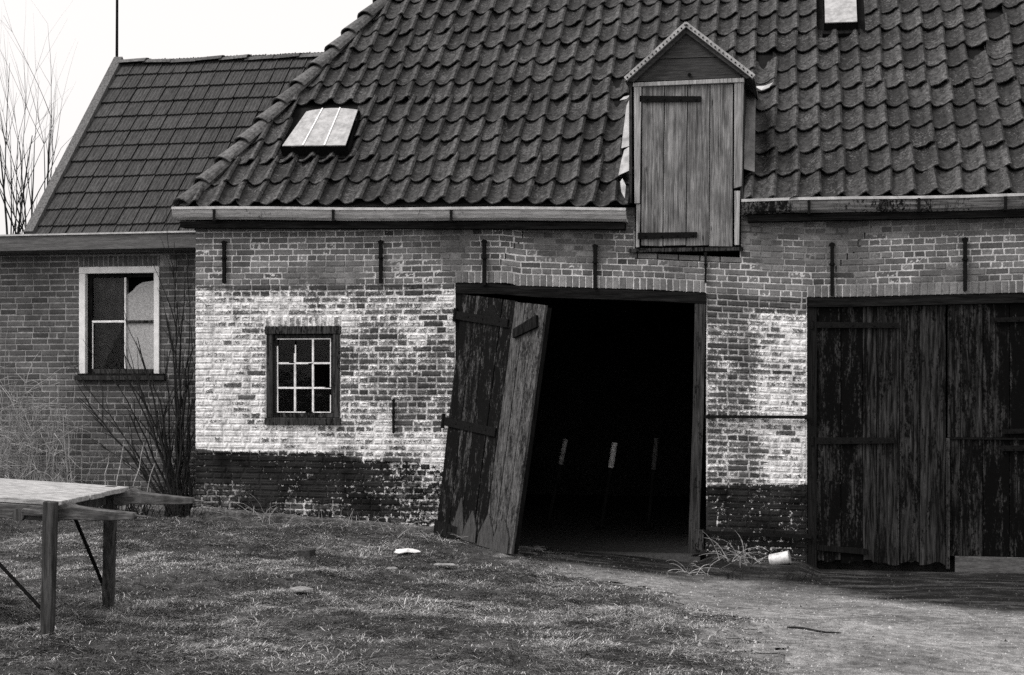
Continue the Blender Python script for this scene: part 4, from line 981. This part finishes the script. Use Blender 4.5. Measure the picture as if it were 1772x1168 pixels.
for r in range(NR):
    a = AU0 + .0; s = -.02 + (r - .45) * AEX + (.45 * AEX if r == 0 else 0) * 0
    while a < AUE - .2:
        px, py = proj(AQ(a + .08, s + .1))
        hx = 326 + (346 - py) * (664 - 326) / 346
        if px < hx + 55:
            rot = random.uniform(-.012, .012); o = AQ(a + random.uniform(-.003, .003), s + random.uniform(-.005, .005), random.uniform(0, .004)); X = np.array([1, 0, 0]) * math.cos(rot) + ASD * math.sin(rot); Sv = ASD * math.cos(rot) - np.array([1, 0, 0]) * math.sin(rot)
            M4 = Matrix(((X[0], Sv[0], AND[0], o[0]), (X[1], Sv[1], AND[1], o[1]), (X[2], Sv[2], AND[2], o[2]), (0, 0, 0, 1)))
            ob = bpy.data.objects.new('roof_tile', atm); COL.objects.link(ob); ob.parent = ARF; ob.matrix_basis = Matrix.Translation(-W[ARF.name]) @ M4
        a += ATW
# ridge tiles, bedded unevenly
a = AU0 - .02; i = 0
while a < AUE:
    L = .33; m_ = MB(); V = []; n = 7; h0 = random.uniform(-.01, .008) - .004 * i; rl = random.uniform(-.012, .018)
    for ly in (0, 1):
        for j in (0, 1):
            for kk in range(n):
                an = math.radians(-80 + 160 * kk / (n - 1)); rr = .10 - ly * .014 + (.008 if j else 0)
                V.append(AQ(a + j * L, AS) + np.array([0, math.sin(an) * rr * 1.1, math.cos(an) * rr * .62 - .045 + h0 + rl * j]))
    N = 2 * n; f = []
    for kk in range(n - 1): f += [(kk, kk + 1, kk + 1 + n, kk + n), (N + kk + n, N + kk + 1 + n, N + kk + 1, N + kk), (kk, N + kk, N + kk + 1, kk + 1), (n + kk + 1, N + n + kk + 1, N + n + kk, n + kk)]
    f += [(0, n, N + n, N), (n - 1, N + n - 1, N + 2 * n - 1, 2 * n - 1)]
    m_.add(V, f); m_.build('ridge_tile', MAT['hiptile'], ARF); a += .30; i += 1
# barge boards
b0 = AQ(AU0 - .10, -.0, .05); b1 = AQ(AU0 - .10, AS + .03, .05)
MB().hexa(b0, b0 + [.1, 0, 0], b1 + [.1, 0, 0], b1, AND * -.05).build('barge_cap', MAT['barge'], ARF)
MB().prism([AQ(AU0 - .085, .0, .0), AQ(AU0 - .085, AS, .0), AQ(AU0 - .085, AS, -.18), AQ(AU0 - .085, .0, -.18)], (.03, 0, 0)).build('barge_board', MAT['fascia'], ARF)
mp = AQ(AU0 - .075, AS + .02, .02); MB().tube([mp - [0, 0, .15], mp + [.01, 0, 1.9]], [.017, .013], 8).build('mast', MAT['iron'], ANX)

# ------------------------------------------------------------------ handcart
ZBED = .86
h0 = np.array([-4.125, -5.56, .86]); ax = RT * math.cos(-.03) - np.array([-RT[1], RT[0], 0]) * .12; ax = np.array([ax[0], ax[1], -.055]); ax /= np.linalg.norm(ax)
cx = np.array([-.17, 1., 0]); cx = cx - ax * (cx @ ax); cx[2] = 0.0; cx /= np.linalg.norm(cx); uz = np.cross(ax, cx); uz = uz if uz[2] > 0 else -uz
BW = 1.06; BLn = 1.75
CART = empty('handcart', tuple(h0 - [0, 0, .76]), 'weathered wooden flat handcart on square legs standing in the grass', 'handcart')
def CP(l, c, z=0.): return h0 + ax * l + cx * c + uz * z
npk = 5
for i in range(npk):
    a, b = BW * i / npk + .003, BW * (i + 1) / npk - .003; o = random.uniform(-.003, .003); e = random.uniform(-.01, .01)
    MB().hexa(CP(-BLn, a, o), CP(e, a, o), CP(e, b, o), CP(-BLn, b, o), -uz * .03).build('bed_plank', MAT['bed'], CART, bevel=.003)
def rail(c, name):
    # shaft: rail under the bed that runs on into a tapered, down-swept handle with a thin worn grip
    m_ = MB(); sec = [(-BLn, -.033, .085, .05), (-.02, -.033, .085, .05), (.03, -.004, .10, .048), (.08, -.026, .074, .042), (.2, -.034, .064, .036), (.34, -.039, .05, .030), (.43, -.042, .035, .03), (.435, -.052, .014, .012), (.50, -.055, .01, .01)]
    V = []; f = []
    for (l, top, hh, hw) in sec: V += [CP(l, c - hw, top - hh), CP(l, c + hw, top - hh), CP(l, c + hw, top), CP(l, c - hw, top)]
    for i in range(len(sec) - 1):
        b = 4 * i
        for k in range(4): f.append((b + k, b + (k + 1) % 4, b + 4 + (k + 1) % 4, b + 4 + k))
    f += [(3, 2, 1, 0), tuple(4 * (len(sec) - 1) + k for k in range(4))]
    m_.add(V, f); return m_.build(name, MAT['cartdark'], CART, bevel=.006)
def cart_oak():
    m = M('grey_cart_oak', .85, .12); st = m.noise(1, 5, .7, m.pos((5., 60., 60.)), .5); a = m.noise(18, 4, .6); return m.done(m.ma('MULTIPLY', m.ss(st, .3, .7, .035, .13), m.ss(a, .3, .7, .7, 1.2)), st, .004, .8)
MAT['cartdark'] = cart_oak()
MAT['leg'] = wood('dark_cart_leg', .02, .085, .3, .7, sx=50, sz=3)
rail(.03, 'shaft'); rail(BW - .03, 'shaft')
MB().hexa(CP(-.20, .085, -.115), CP(-.12, .085, -.115), CP(-.12, .085, -.034), CP(-.20, .085, -.034), cx * (BW - .17)).build('cross_beam', MAT['leg'], CART)
MB().hexa(CP(-1.2, .085, -.115), CP(-1.1, .085, -.115), CP(-1.1, .085, -.034), CP(-1.2, .085, -.034), cx * (BW - .17)).build('cross_beam', MAT['leg'], CART)
def leg(c, foot, l0=-.035):
    name = 'leg'; tp = CP(l0, c, -.0); fz = np.array([foot[0], foot[1], float(gz(foot[0], foot[1])) - .03]); d = ax * .036; e = cx * .03
    m_ = MB(); V = []
    for p, s in ((fz, .72), (fz + (tp - fz) * .12, .95), (tp, 1.)): V += [p - d * s - e * s, p + d * s - e * s, p + d * s + e * s, p - d * s + e * s]
    f = [(3, 2, 1, 0), (8, 9, 10, 11)]
    for b in (0, 4):
        for k in range(4): f.append((b + k, b + (k + 1) % 4, b + 4 + (k + 1) % 4, b + 4 + k))
    m_.add(V, f); m_.build(name, MAT['leg'], CART, bevel=.006); return fz, tp
gN = float(gz(-4.2, -5.58)); lf0 = PZ(82, 1098, gN); lf1 = PZ(187, 1053, float(gz(-4.28, -4.66)))
fz, tp = leg(-.055, lf0); MB().tube([fz + [0, 0, .16] - ax * .02, CP(-.62, -.02, -.12)], .011, 8).build('brace', MAT['iron'], CART)
fz, tp = leg(BW - .07, lf1, -.10); MB().tube([fz + [0, 0, .16] - ax * .03, CP(-.36, BW - .1, -.12)], .012, 8).build('brace', MAT['iron'], CART)
MB().tube([CP(-.06, -.03, -.075), CP(-.20, -.035, -.072), CP(-.21, -.035, -.072)], [.022, .022, .014], 8).build('peg', MAT['cartdark'], CART)
MB().tube([CP(-.225, -.05, -.09), CP(-.225, .0, -.09)], .036, 10).build('roller', MAT['leg'], CART)
# wheel at the far end
wc = CP(-BLn - .1, BW / 2, -.12); wc = np.array([wc[0], wc[1], float(gz(wc[0], wc[1])) + .36]); m_ = MB(); NW = 24
f1 = np.array([ax[0], ax[1], 0]); f1 /= np.linalg.norm(f1)
V = []
for k in range(NW):
    an = 2 * math.pi * k / NW; r_ = f1 * math.cos(an) + UP * math.sin(an); V += [wc + r_ * .36 - cx * .025, wc + r_ * .36 + cx * .025, wc + r_ * .31 + cx * .025, wc + r_ * .31 - cx * .025]
f = [(4 * k + q, 4 * k + (q + 1) % 4, 4 * ((k + 1) % NW) + (q + 1) % 4, 4 * ((k + 1) % NW) + q) for k in range(NW) for q in range(4)]
m_.add(V, f); m_.tube([wc - cx * .07, wc + cx * .07], .06, 10)
for k in range(8):
    an = math.pi * k / 4 + .2; r_ = f1 * math.cos(an) + UP * math.sin(an); m_.tube([wc + r_ * .04, wc + r_ * .32], .018, 6)
m_.build('wheel', MAT['leg'], CART)
for c in (.06, BW - .06): MB().hexa(CP(-BLn - .2, c - .03, -.14), CP(-BLn + .4, c - .03, -.14), CP(-BLn + .4, c - .03, -.1), CP(-BLn - .2, c - .03, -.1), cx * .06).build('fork', MAT['leg'], CART)
MB().tube([CP(-BLn - .12, .06, -.13), wc - cx * .06], .02, 8).tube([CP(-BLn - .12, BW - .06, -.13), wc + cx * .06], .02, 8).build('axle_stay', MAT['iron'], CART)

# ------------------------------------------------------------------ bare trees, shrub, weeds
def branch(mb, p, d, L, r, depth, rr, bend=.12, up_=.15, n=5, kids=(2, 4)):
    pts = [np.array(p, float)]; dd = np.array(d, float); seg = 6
    for i in range(seg):
        dd = dd + np.array([rr.uniform(-bend, bend), rr.uniform(-bend, bend), rr.uniform(-bend, bend) + up_ * .3]); dd /= np.linalg.norm(dd); pts.append(pts[-1] + dd * L / seg)
    mb.tube(pts, [r * (1 - .75 * i / seg) for i in range(seg + 1)], n if depth > 0 else 4, cap=False)
    if depth > 0:
        for k in range(rr.randint(*kids)):
            i = rr.randint(2, seg); q = pts[i]; dv = dd + np.array([rr.uniform(-.6, .6), rr.uniform(-.6, .6), rr.uniform(.0, .7)]); dv /= np.linalg.norm(dv)
            branch(mb, q, dv, L * rr.uniform(.3, .6), r * (1 - .7 * i / seg) * .75, depth - 1, rr, bend, up_, n, kids)
def tree(px, Y, tops, label, seed, rbase=.05):
    rr = random.Random(seed); b = P(px, 640, Y); b[2] = -.1; t = empty('bare_tree', tuple(b), label, 'tree', 'bare trees behind the annex')
    cr = MB(); tk = MB(); hub = b + [0, 0, 2.2]; tk.tube([b, b + [.03, 0, 1.1], hub], [.16, .13, .11], 8); tk.build('trunk', MAT['bark'], t)
    for (x, y) in tops:
        e = P(x, y, Y + rr.uniform(-.6, .6)); d = e - hub; L = np.linalg.norm(d); d /= L
        branch(cr, hub + [rr.uniform(-.06, .06), 0, -.05], d, L, rbase * rr.uniform(.6, 1.0), 2, rr, .05, .02, 5, (3, 5))
    cr.build('crown', MAT['bark'], t)
tree(18, 7.0, [(-40, 215), (-8, 250), (20, 235), (50, 225), (-60, 290), (36, 265), (-15, 200)], 'bare many-stemmed tree at the left edge above the annex gutter', 4, .027)
tree(58, 9.0, [(104, 200), (66, 240), (84, 245), (45, 255), (78, 280)], 'bare slender tree close beside the annex roof verge', 11, .026)
def wisp(mb, p, d, L, r, rr, bend=.1, droop=0., n=4, seg=7):
    pts = [np.array(p, float)]; dd = np.array(d, float) / np.linalg.norm(d)
    for i in range(seg):
        dd = dd + np.array([rr.uniform(-bend, bend), rr.uniform(-bend, bend) * .5, rr.uniform(-bend, bend) - droop]); dd /= np.linalg.norm(dd); pts.append(pts[-1] + dd * L / seg)
    mb.tube(pts, [max(r * (1 - .7 * i / seg), .0012) for i in range(seg + 1)], n, cap=False); return pts
rr = random.Random(21)
sb_ = np.array([U(312, .2), .2, .2]); SH = empty('bare_shrub', tuple(sb_), 'dark leafless shrub fanning out at the corner between annex and farmhouse', 'shrub')
m_ = MB()
for (tx, ty, r) in [(208, 625, .011), (236, 585, .012), (255, 640, .014), (140, 690, .012), (120, 640, .008), (160, 720, .010), (185, 640, .011), (300, 420, .008), (305, 520, .012), (318, 470, .011), (330, 560, .010), (288, 610, .012), (322, 640, .012), (210, 600, .01), (240, 660, .013), (275, 690, .014), (332, 690, .012), (295, 560, .013), (172, 770, .008), (225, 720, .012), (262, 640, .014), (310, 690, .014), (328, 600, .01)]:
    e = P(tx, ty, .2 + rr.uniform(-.12, .18)); s0 = sb_ + [rr.uniform(-.09, .09), rr.uniform(-.1, .08), 0]; d = e - s0; L = np.linalg.norm(d); mid = s0 + d * .45 + np.array([0, 0, L * .10]) * (1 if tx < 280 else .2)
    pts = []
    for i in range(9): t = i / 8; pts.append((1 - t) ** 2 * s0 + 2 * t * (1 - t) * mid + t * t * e + np.array([rr.uniform(-.02, .02), 0, rr.uniform(-.02, .02)]))
    m_.tube(pts, [r * 1.15 * (1 - .7 * i / 8) for i in range(9)], 5, cap=False)
    for k in range(rr.randint(3, 6)):
        i = rr.randint(2, 7); pp = wisp(m_, pts[i], (pts[i] - pts[i - 1]) / .1 + np.array([rr.uniform(-.9, .9), rr.uniform(-.3, .3), rr.uniform(-.3, .8)]), L * rr.uniform(.14, .4), r * .55, rr, .14)
        for _ in range(rr.randint(0, 2)): q = rr.randint(2, 6); wisp(m_, pp[q], (pp[q] - pp[q - 1]) / .05 + np.array([rr.uniform(-.9, .9), 0, rr.uniform(-.4, .8)]), L * rr.uniform(.06, .16), r * .32, rr, .14, 0., 3, 5)
m_.build('branches', MAT['bark'], SH)
m_ = MB()
for k in range(80): wisp(m_, sb_ + [min(.16, rr.gauss(.06, .10)), rr.uniform(-.14, .06), 0], (rr.gauss(-.05, .22), rr.uniform(-.15, .1), 1), rr.uniform(.2, .75) * rr.uniform(.5, 1), .008, rr, .13)
m_.build('undergrowth', MAT['bark'], SH)
# dead climber on the annex wall
CL = empty('dead_climber', (U(312, .4), .4, .2), 'thin dead climber stem going up the annex wall beside the corner', 'climber'); m_ = MB()
for (xa, xb, yt, of) in ((306, 303, 400, .02), (328, 326, 440, .01)):
    pts = [P(xa + (xb - xa) * t + rr.uniform(-2.5, 2.5), 835 + (yt - 835) * t, AY - .03 + of * rr.uniform(-.5, .5)) for t in np.linspace(0, 1, 14)]; m_.tube(pts, [.008 - .005 * i / 13 for i in range(14)], 5, cap=False)
    for k in range(7): i = rr.randint(3, 12); wisp(m_, pts[i], (rr.uniform(-.8, .8), -.1, rr.uniform(.1, .8)), rr.uniform(.12, .35), .003, rr, .15)
m_.build('stems', MAT['bark'], CL)
# dry weeds in front of the annex
WG = 'dry weeds in front of the annex wall'
def weeds(px0, px1, Y, htop, n, label, seed, mat='stem', lean=.15, kids=3, r=.0058, grp=WG, nm='dry_weed_clump', spread=1.):
    rr = random.Random(seed); c = P((px0 + px1) / 2, 800, Y); z = float(gz(c[0], min(Y, 0))) - .01; t = MB()
    xa, xb = P(px0, 800, Y)[0], P(px1, 800, Y)[0]
    for k in range(n):
        p = np.array([rr.uniform(xa, xb), Y + rr.uniform(-.22, .15) * spread, 0]); p[2] = float(gz(p[0], min(p[1], 0))) - .01
        hh = htop * rr.uniform(.4, 1.05)
        pts = wisp(t, p, (rr.uniform(-lean, lean), rr.uniform(-lean, lean), 1), hh, r * rr.uniform(.6, 1.3), rr, .11, .0)
        for q in range(rr.randint(0, kids)):
            i = rr.randint(2, 7); pp = wisp(t, pts[i], (rr.uniform(-.9, .9), rr.uniform(-.5, .5), rr.uniform(-.3, .8)), hh * rr.uniform(.12, .4), r * .6, rr, .2, .05, 3)
            if rr.random() < .25:
                for _ in range(2): wisp(t, pp[4], (rr.uniform(-1, 1), rr.uniform(-.5, .5), rr.uniform(-.3, .6)), .08, .0018, rr, .3, .05, 3, 4)
    o = t.build(nm, MAT[mat], None, org=(c[0], Y, z)); tag(o, label, 'weeds', grp); return o
weeds(-70, 45, -.1, 1.35, 70, 'tall tangled dry weeds at the left edge before the annex wall', 31, 'stem', .18, 7)
weeds(20, 112, .05, 1.30, 62, 'tall dry weed stalks left of the annex window, tangled at the top', 32, 'stem', .15, 8)
weeds(95, 150, .1, 1.0, 18, 'sparse dry stalks below the left edge of the annex window', 33, 'stem', .2, 4)
weeds(-60, 130, -.25, .5, 110, 'low dry undergrowth behind the handcart at the left', 34, 'stem', .4, 3)
weeds(150, 330, .0, .34, 85, 'low dark undergrowth below the annex window beside the shrub', 35, 'bark', .5, 3)
weeds(-60, 60, -.15, 1.15, 22, 'pale straw-coloured stalks among the weeds at the left edge', 36, 'straw', .2, 5, .0035)
weeds(40, 125, .0, .9, 14, 'pale straw-coloured stalks left of the annex window', 37, 'straw', .2, 5, .0035)
# pale leaning canes
rr = random.Random(5)
for i, (bx, by, tx, ty) in enumerate([(176, 836, 188, 785), (198, 838, 214, 764), (224, 842, 249, 765), (244, 850, 268, 803), (120, 836, 108, 712), (127, 838, 118, 735), (30, 822, 46, 765)]):
    a = P(bx, by + 35, .0); b = P(tx, ty, .02); a[2] = max(a[2], .05); pts = [a + (b - a) * t + np.array([rr.uniform(-.01, .01), rr.uniform(-.01, .01), 0]) for t in np.linspace(0, 1, 6)]
    o = MB().tube(pts, [.006, .006, .0055, .005, .0045, .003], 5).build('dry_cane', MAT['straw'], None); tag(o, ['pale dry cane standing behind the handcart bed corner', 'tall pale cane left of the shrub, below the window', 'pale cane with a bent top nearest the shrub, below the window', 'short pale leaning cane at the foot of the shrub', 'pale stalk under the left edge of the annex window', 'thin pale stalk under the window sill left end', 'thick pale stalk among the weeds at the left edge'][i], 'cane', 'pale canes by the annex')
# weed clumps along the wall and pier
def tuft(px, py, n, L, mat, label, seed, droop=.12, name='grass_tuft', wd=.25, r=.003):
    rr = random.Random(seed); c = PZ(px, py, 0.); c[1] = min(c[1], -.03); c[2] = float(gz(c[0], c[1])); t = MB()
    for k in range(n):
        p = c + np.array([rr.gauss(0, wd * .35), rr.gauss(0, wd * .2), 0]); p[1] = min(p[1], -.02); p[2] = float(gz(p[0], p[1])) - .005
        wisp(t, p, (rr.uniform(-1, 1), rr.uniform(-.6, .3), rr.uniform(.5, 1.3)), L * rr.uniform(.5, 1.2), r * rr.uniform(.6, 1.2), rr, .14, droop, 3, 7)
    return tag(t.build(name, MAT[mat], None, org=tuple(c)), label, 'weeds')
tuft(468, 925, 30, .34, 'straw', 'pale straw tuft at the foot of the whitewashed wall below the window', 41, .16, wd=.4)
tuft(545, 915, 26, .2, 'stem', 'grey grass fringe along the wall foot right of the straw tuft', 42, .1, wd=.4)
tuft(625, 916, 26, .2, 'stem', 'grey grass fringe along the wall foot midway between window and door', 50, .1, wd=.4)
tuft(655, 920, 14, .3, 'straw', 'sparse pale straws at the wall foot below the small wall anchor', 51, .16, wd=.3)
tuft(715, 918, 46, .2, 'stem', 'grass tuft at the wall foot just left of the ajar door', 43, .1, wd=.5)
tuft(805, 950, 40, .2, 'straw', 'pale grass tuft in front of the ajar door leaf', 44, .15, wd=.5)
tuft(1290, 962, 36, .34, 'stem', 'drooping dry weed clump at the foot of the brick pier', 45, .22, wd=.22, r=.004)
tuft(1192, 972, 16, .24, 'straw', 'pale root-like twigs at the foot of the right door post', 46, .2, wd=.22, r=.004)
tuft(1378, 975, 34, .16, 'bark', 'small weed tuft beside the white can at the door corner', 47, .15, wd=.3)
tuft(400, 915, 40, .2, 'bark', 'dark weeds at the left corner of the farmhouse wall', 48, .1, wd=.35)
tuft(1250, 975, 40, .16, 'bark', 'low weeds between the door post and the drooping clump', 49, .12, wd=.4)

# ------------------------------------------------------------------ small things on the ground
c = P(1349, 966, -.34); c[2] = float(gz(c[0], c[1])) + .055; d = np.array([.95, -.12, .20]); d /= np.linalg.norm(d); m_ = MB(); V = []; n = 20
CAN = empty('white_can', (c[0], c[1], c[2] - .055), 'white plastic can lying on its side by the brick pier', 'can')
m_.tube([c - d * .085, c - d * .075, c + d * .075, c + d * .085], [.048, .05, .054, .054], 18, cap=False); m_.build('body', MAT['whiteplastic'], CAN, smooth=True)
MB().tube([c - d * .0852, c - d * .082], [.047, .047], 18).build('base', MAT['whiteplastic'], CAN); MB().tube([c + d * .083, c + d * .088], [.057, .057], 18).build('rim', MAT['zinc'], CAN)
def scrap(px, py, rx, ry, h, mat, name, label, cat, seed):
    rr = random.Random(seed); c = PZ(px, py, .06); c = PZ(px, py, float(gz(c[0], c[1])) + .03); n = 11; z = float(gz(c[0], c[1])) + .03; V = []
    for ring, q in ((1., .0), (.55, .7)):
        for k in range(n): an = 2 * math.pi * k / n; f = q * h + rr.uniform(0, h * .5); e = ring * rr.uniform(.7, 1.1); V.append((c[0] + rx * e * math.cos(an), c[1] + ry * e * math.sin(an), z + f))
    V.append((c[0], c[1], z + h * 1.1)); N = len(V); V += [(v[0], v[1], v[2] - .006) for v in V]
    f = [(k, (k + 1) % n, n + (k + 1) % n, n + k) for k in range(n)] + [(n + k, n + (k + 1) % n, 2 * n) for k in range(n)]
    f += [tuple(q + N for q in g_[::-1]) for g_ in f] + [(k, k + N, (k + 1) % n + N, (k + 1) % n) for k in range(n)]
    return tag(MB().add(V, f).build(name, MAT[mat], None), label, cat)
scrap(703, 952, .12, .13, .02, 'paper', 'paper_scrap', 'bright white crumpled paper lying on the grass left of the ajar door', 'paper', 1)
scrap(677, 979, .05, .06, .01, 'dimscrap', 'paper_scrap', 'small pale scrap on the grass below the white paper', 'paper', 2)
scrap(521, 1024, .09, .08, .012, 'dimscrap', 'paper_scrap', 'pale flattened scrap in the grass nearer the camera', 'paper', 3)
scrap(770, 977, .12, .03, .012, 'dimscrap', 'paper_scrap', 'thin grey sliver on the grass before the ajar door', 'paper', 4)
c = PZ(528, 968, .09); c[2] = float(gz(c[0], c[1])); o = MB().hexa(c + [-.055, -.03, .0], c + [.055, -.045, .0], c + [.055, -.045, .065], c + [-.055, -.03, .06], (.02, .09, 0)).build('loose_brick', plain('dirty_brick', .04, .9, .1, .4, 40), None, bevel=.005); tag(o, 'dark broken brick lying on the grass below the small window', 'brick')
a = PZ(1362, 1094, -.05); b = PZ(1456, 1102, -.05); pts = [a + (b - a) * t + np.array([0, .02 * math.sin(t * 7), 0]) for t in np.linspace(0, 1, 8)]
for p in pts: p[2] = float(gz(p[0], p[1])) + .014
tag(MB().tube(pts, [.006, .007, .0075, .007, .007, .006, .005, .003], 6).build('twig', MAT['bark'], None), 'dark bent twig lying on the earth path', 'twig')

# ------------------------------------------------------------------ grass and gravel (uncountable)
def grass():
    N = 900000
    x = rng.uniform(-7.6, 1.6, N); y = -rng.uniform(0, 1, N) * 7.6
    d = pathu(y) - x + (vn(x, y, 1.5, 3) - .5) * 1.1
    pat = vn(x * .8 + 3, y * 1.5 + 7, 1.5, 4); pat2 = vn(x + 30, y + 1, 6.5, 2); tuf = sst(vn(x + 11, y + 21, 3.4, 2), .5, .78)
    bare = sst(vn(x + 51, y + 61, 4.2, 3), .60, .70)
    keep = rng.random(N) < np.maximum(sst(d, -.35, .7) * .96, .10 * sst(d, -1.3, -.2)) * (1 - .8 * bare) * (1 - .8 * sst(y, -.38, -.2))
    q = np.stack([x, y, np.zeros(N)], 1) - CAM; zc = q @ FW; sx = 886 + F * (q @ RT) / zc; keep &= (sx > -120) & (sx < 1850) & (zc > 6.8)
    keep &= rng.random(N) < np.clip((10 / zc) ** 1.2, .6, 1)
    x = x[keep]; y = y[keep]; n = len(x); z = gz(x, y); pat = pat[keep]; pat2 = pat2[keep]; tuf = tuf[keep]
    L = (.022 + .062 * rng.random(n) ** 1.5) * (.6 + .7 * tuf + .4 * pat2) * (1 + .5 * sst(y, -.45, -.05))
    straw = rng.random(n) < .008; L = np.where(straw, L * 1.8 + .03, L)
    fl = vn(x + 70, y + 33, 2.4, 2)
    an = rng.normal(0, 1.1, n) + 14 * fl; tilt = np.where(straw, 1.5, np.clip(rng.normal(1.40, .18, n), .2, 1.53))
    wd = rng.uniform(.0010, .0025, n)
    dirx, diry = np.cos(an) * np.sin(tilt), np.sin(an) * np.sin(tilt); dz = np.cos(tilt)
    bx, by = -np.sin(an), np.cos(an)
    P0 = np.stack([x, y, z - .004], 1); D_ = np.stack([dirx, diry, dz], 1); B = np.stack([bx, by, np.zeros(n)], 1); cu = rng.uniform(.1, .7, n)[:, None]
    H = np.stack([np.cos(an), np.sin(an), -np.ones(n) * .6], 1)
    p1 = P0 + D_ * (L * .5)[:, None] + H * cu * (L * .10)[:, None] + np.array([0, 0, .008]); p2 = P0 + D_ * L[:, None] + H * cu * (L * .5)[:, None] + B * (rng.normal(0, .25, n) * L)[:, None]
    p2[:, 2] = np.maximum(p2[:, 2], z + .004)
    w_ = (B * wd[:, None])
    V = np.stack([P0 - w_, P0 + w_, p1 + w_ * .8, p1 - w_ * .8, p2], 1).reshape(-1, 3); b = np.arange(n) * 5
    T = np.concatenate([np.stack([b, b + 1, b + 2], 1), np.stack([b, b + 2, b + 3], 1), np.stack([b + 3, b + 2, b + 4], 1)])
    dead = sst(pat, .38, .66)
    tone = .022 + .15 * rng.random(n) ** 1.4 * (.45 + 1.0 * dead) + .54 * (rng.random(n) < .08 + .36 * dead + .10 * tuf) * rng.random(n) ** 1.1
    tone = np.where(straw, rng.uniform(.2, .62, n), tone)
    me = npmesh('grass', V, T, {'tone': np.repeat(tone, 5)}); m = M('dead_winter_grass', .8, .15); m.done(m.attr('tone'))
    o = link('grass', me, m.m, None, (0, 0, 0)); o['kind'] = 'stuff'; o['label'] = 'short matted winter grass covering the yard'; o['category'] = 'grass'
    print('blades', n)
grass()
def gravel():
    N = 42000; x = rng.uniform(-2.6, 2.6, N); y = -rng.uniform(.15, 7.2, N); d = x - pathu(y) + (vn(x, y, 1.5, 3) - .5) * .9; k = rng.random(N) < sst(d, -.5, .5); x, y = x[k], y[k]; n = len(x); z = gz(x, y)
    r = .0025 + .008 * rng.random(n) ** 3.5 + .012 * (rng.random(n) < .006)
    base = np.array([[1, 0, 0], [.2, 1, 0], [-.9, .3, 0], [-.3, -.9, 0], [.1, .05, .8]]); V = base[None] * r[:, None, None] * rng.uniform(.7, 1.3, (n, 5, 3)); V[:, :4, 2] -= (r * .3)[:, None]
    V = (V + np.stack([x, y, z + .006], 1)[:, None]).reshape(-1, 3); b = np.arange(n) * 5
    T = np.concatenate([np.stack([b + i, b + (i + 1) % 4, b + 4], 1) for i in range(4)])
    me = npmesh('gravel', V, T, {'tone': np.repeat(rng.uniform(.02, .46, n) * (1 - .85 * sst(y + 1.2 * sst(x, 0, 1.3), -1.5, -.7)), 5)}); m = M('path_grit', .9, .2); m.done(m.attr('tone'))
    o = link('gravel', me, m.m, None, (0, 0, 0)); o['kind'] = 'stuff'; o['label'] = 'fine pale grit scattered over the earth path'; o['category'] = 'gravel'
gravel()
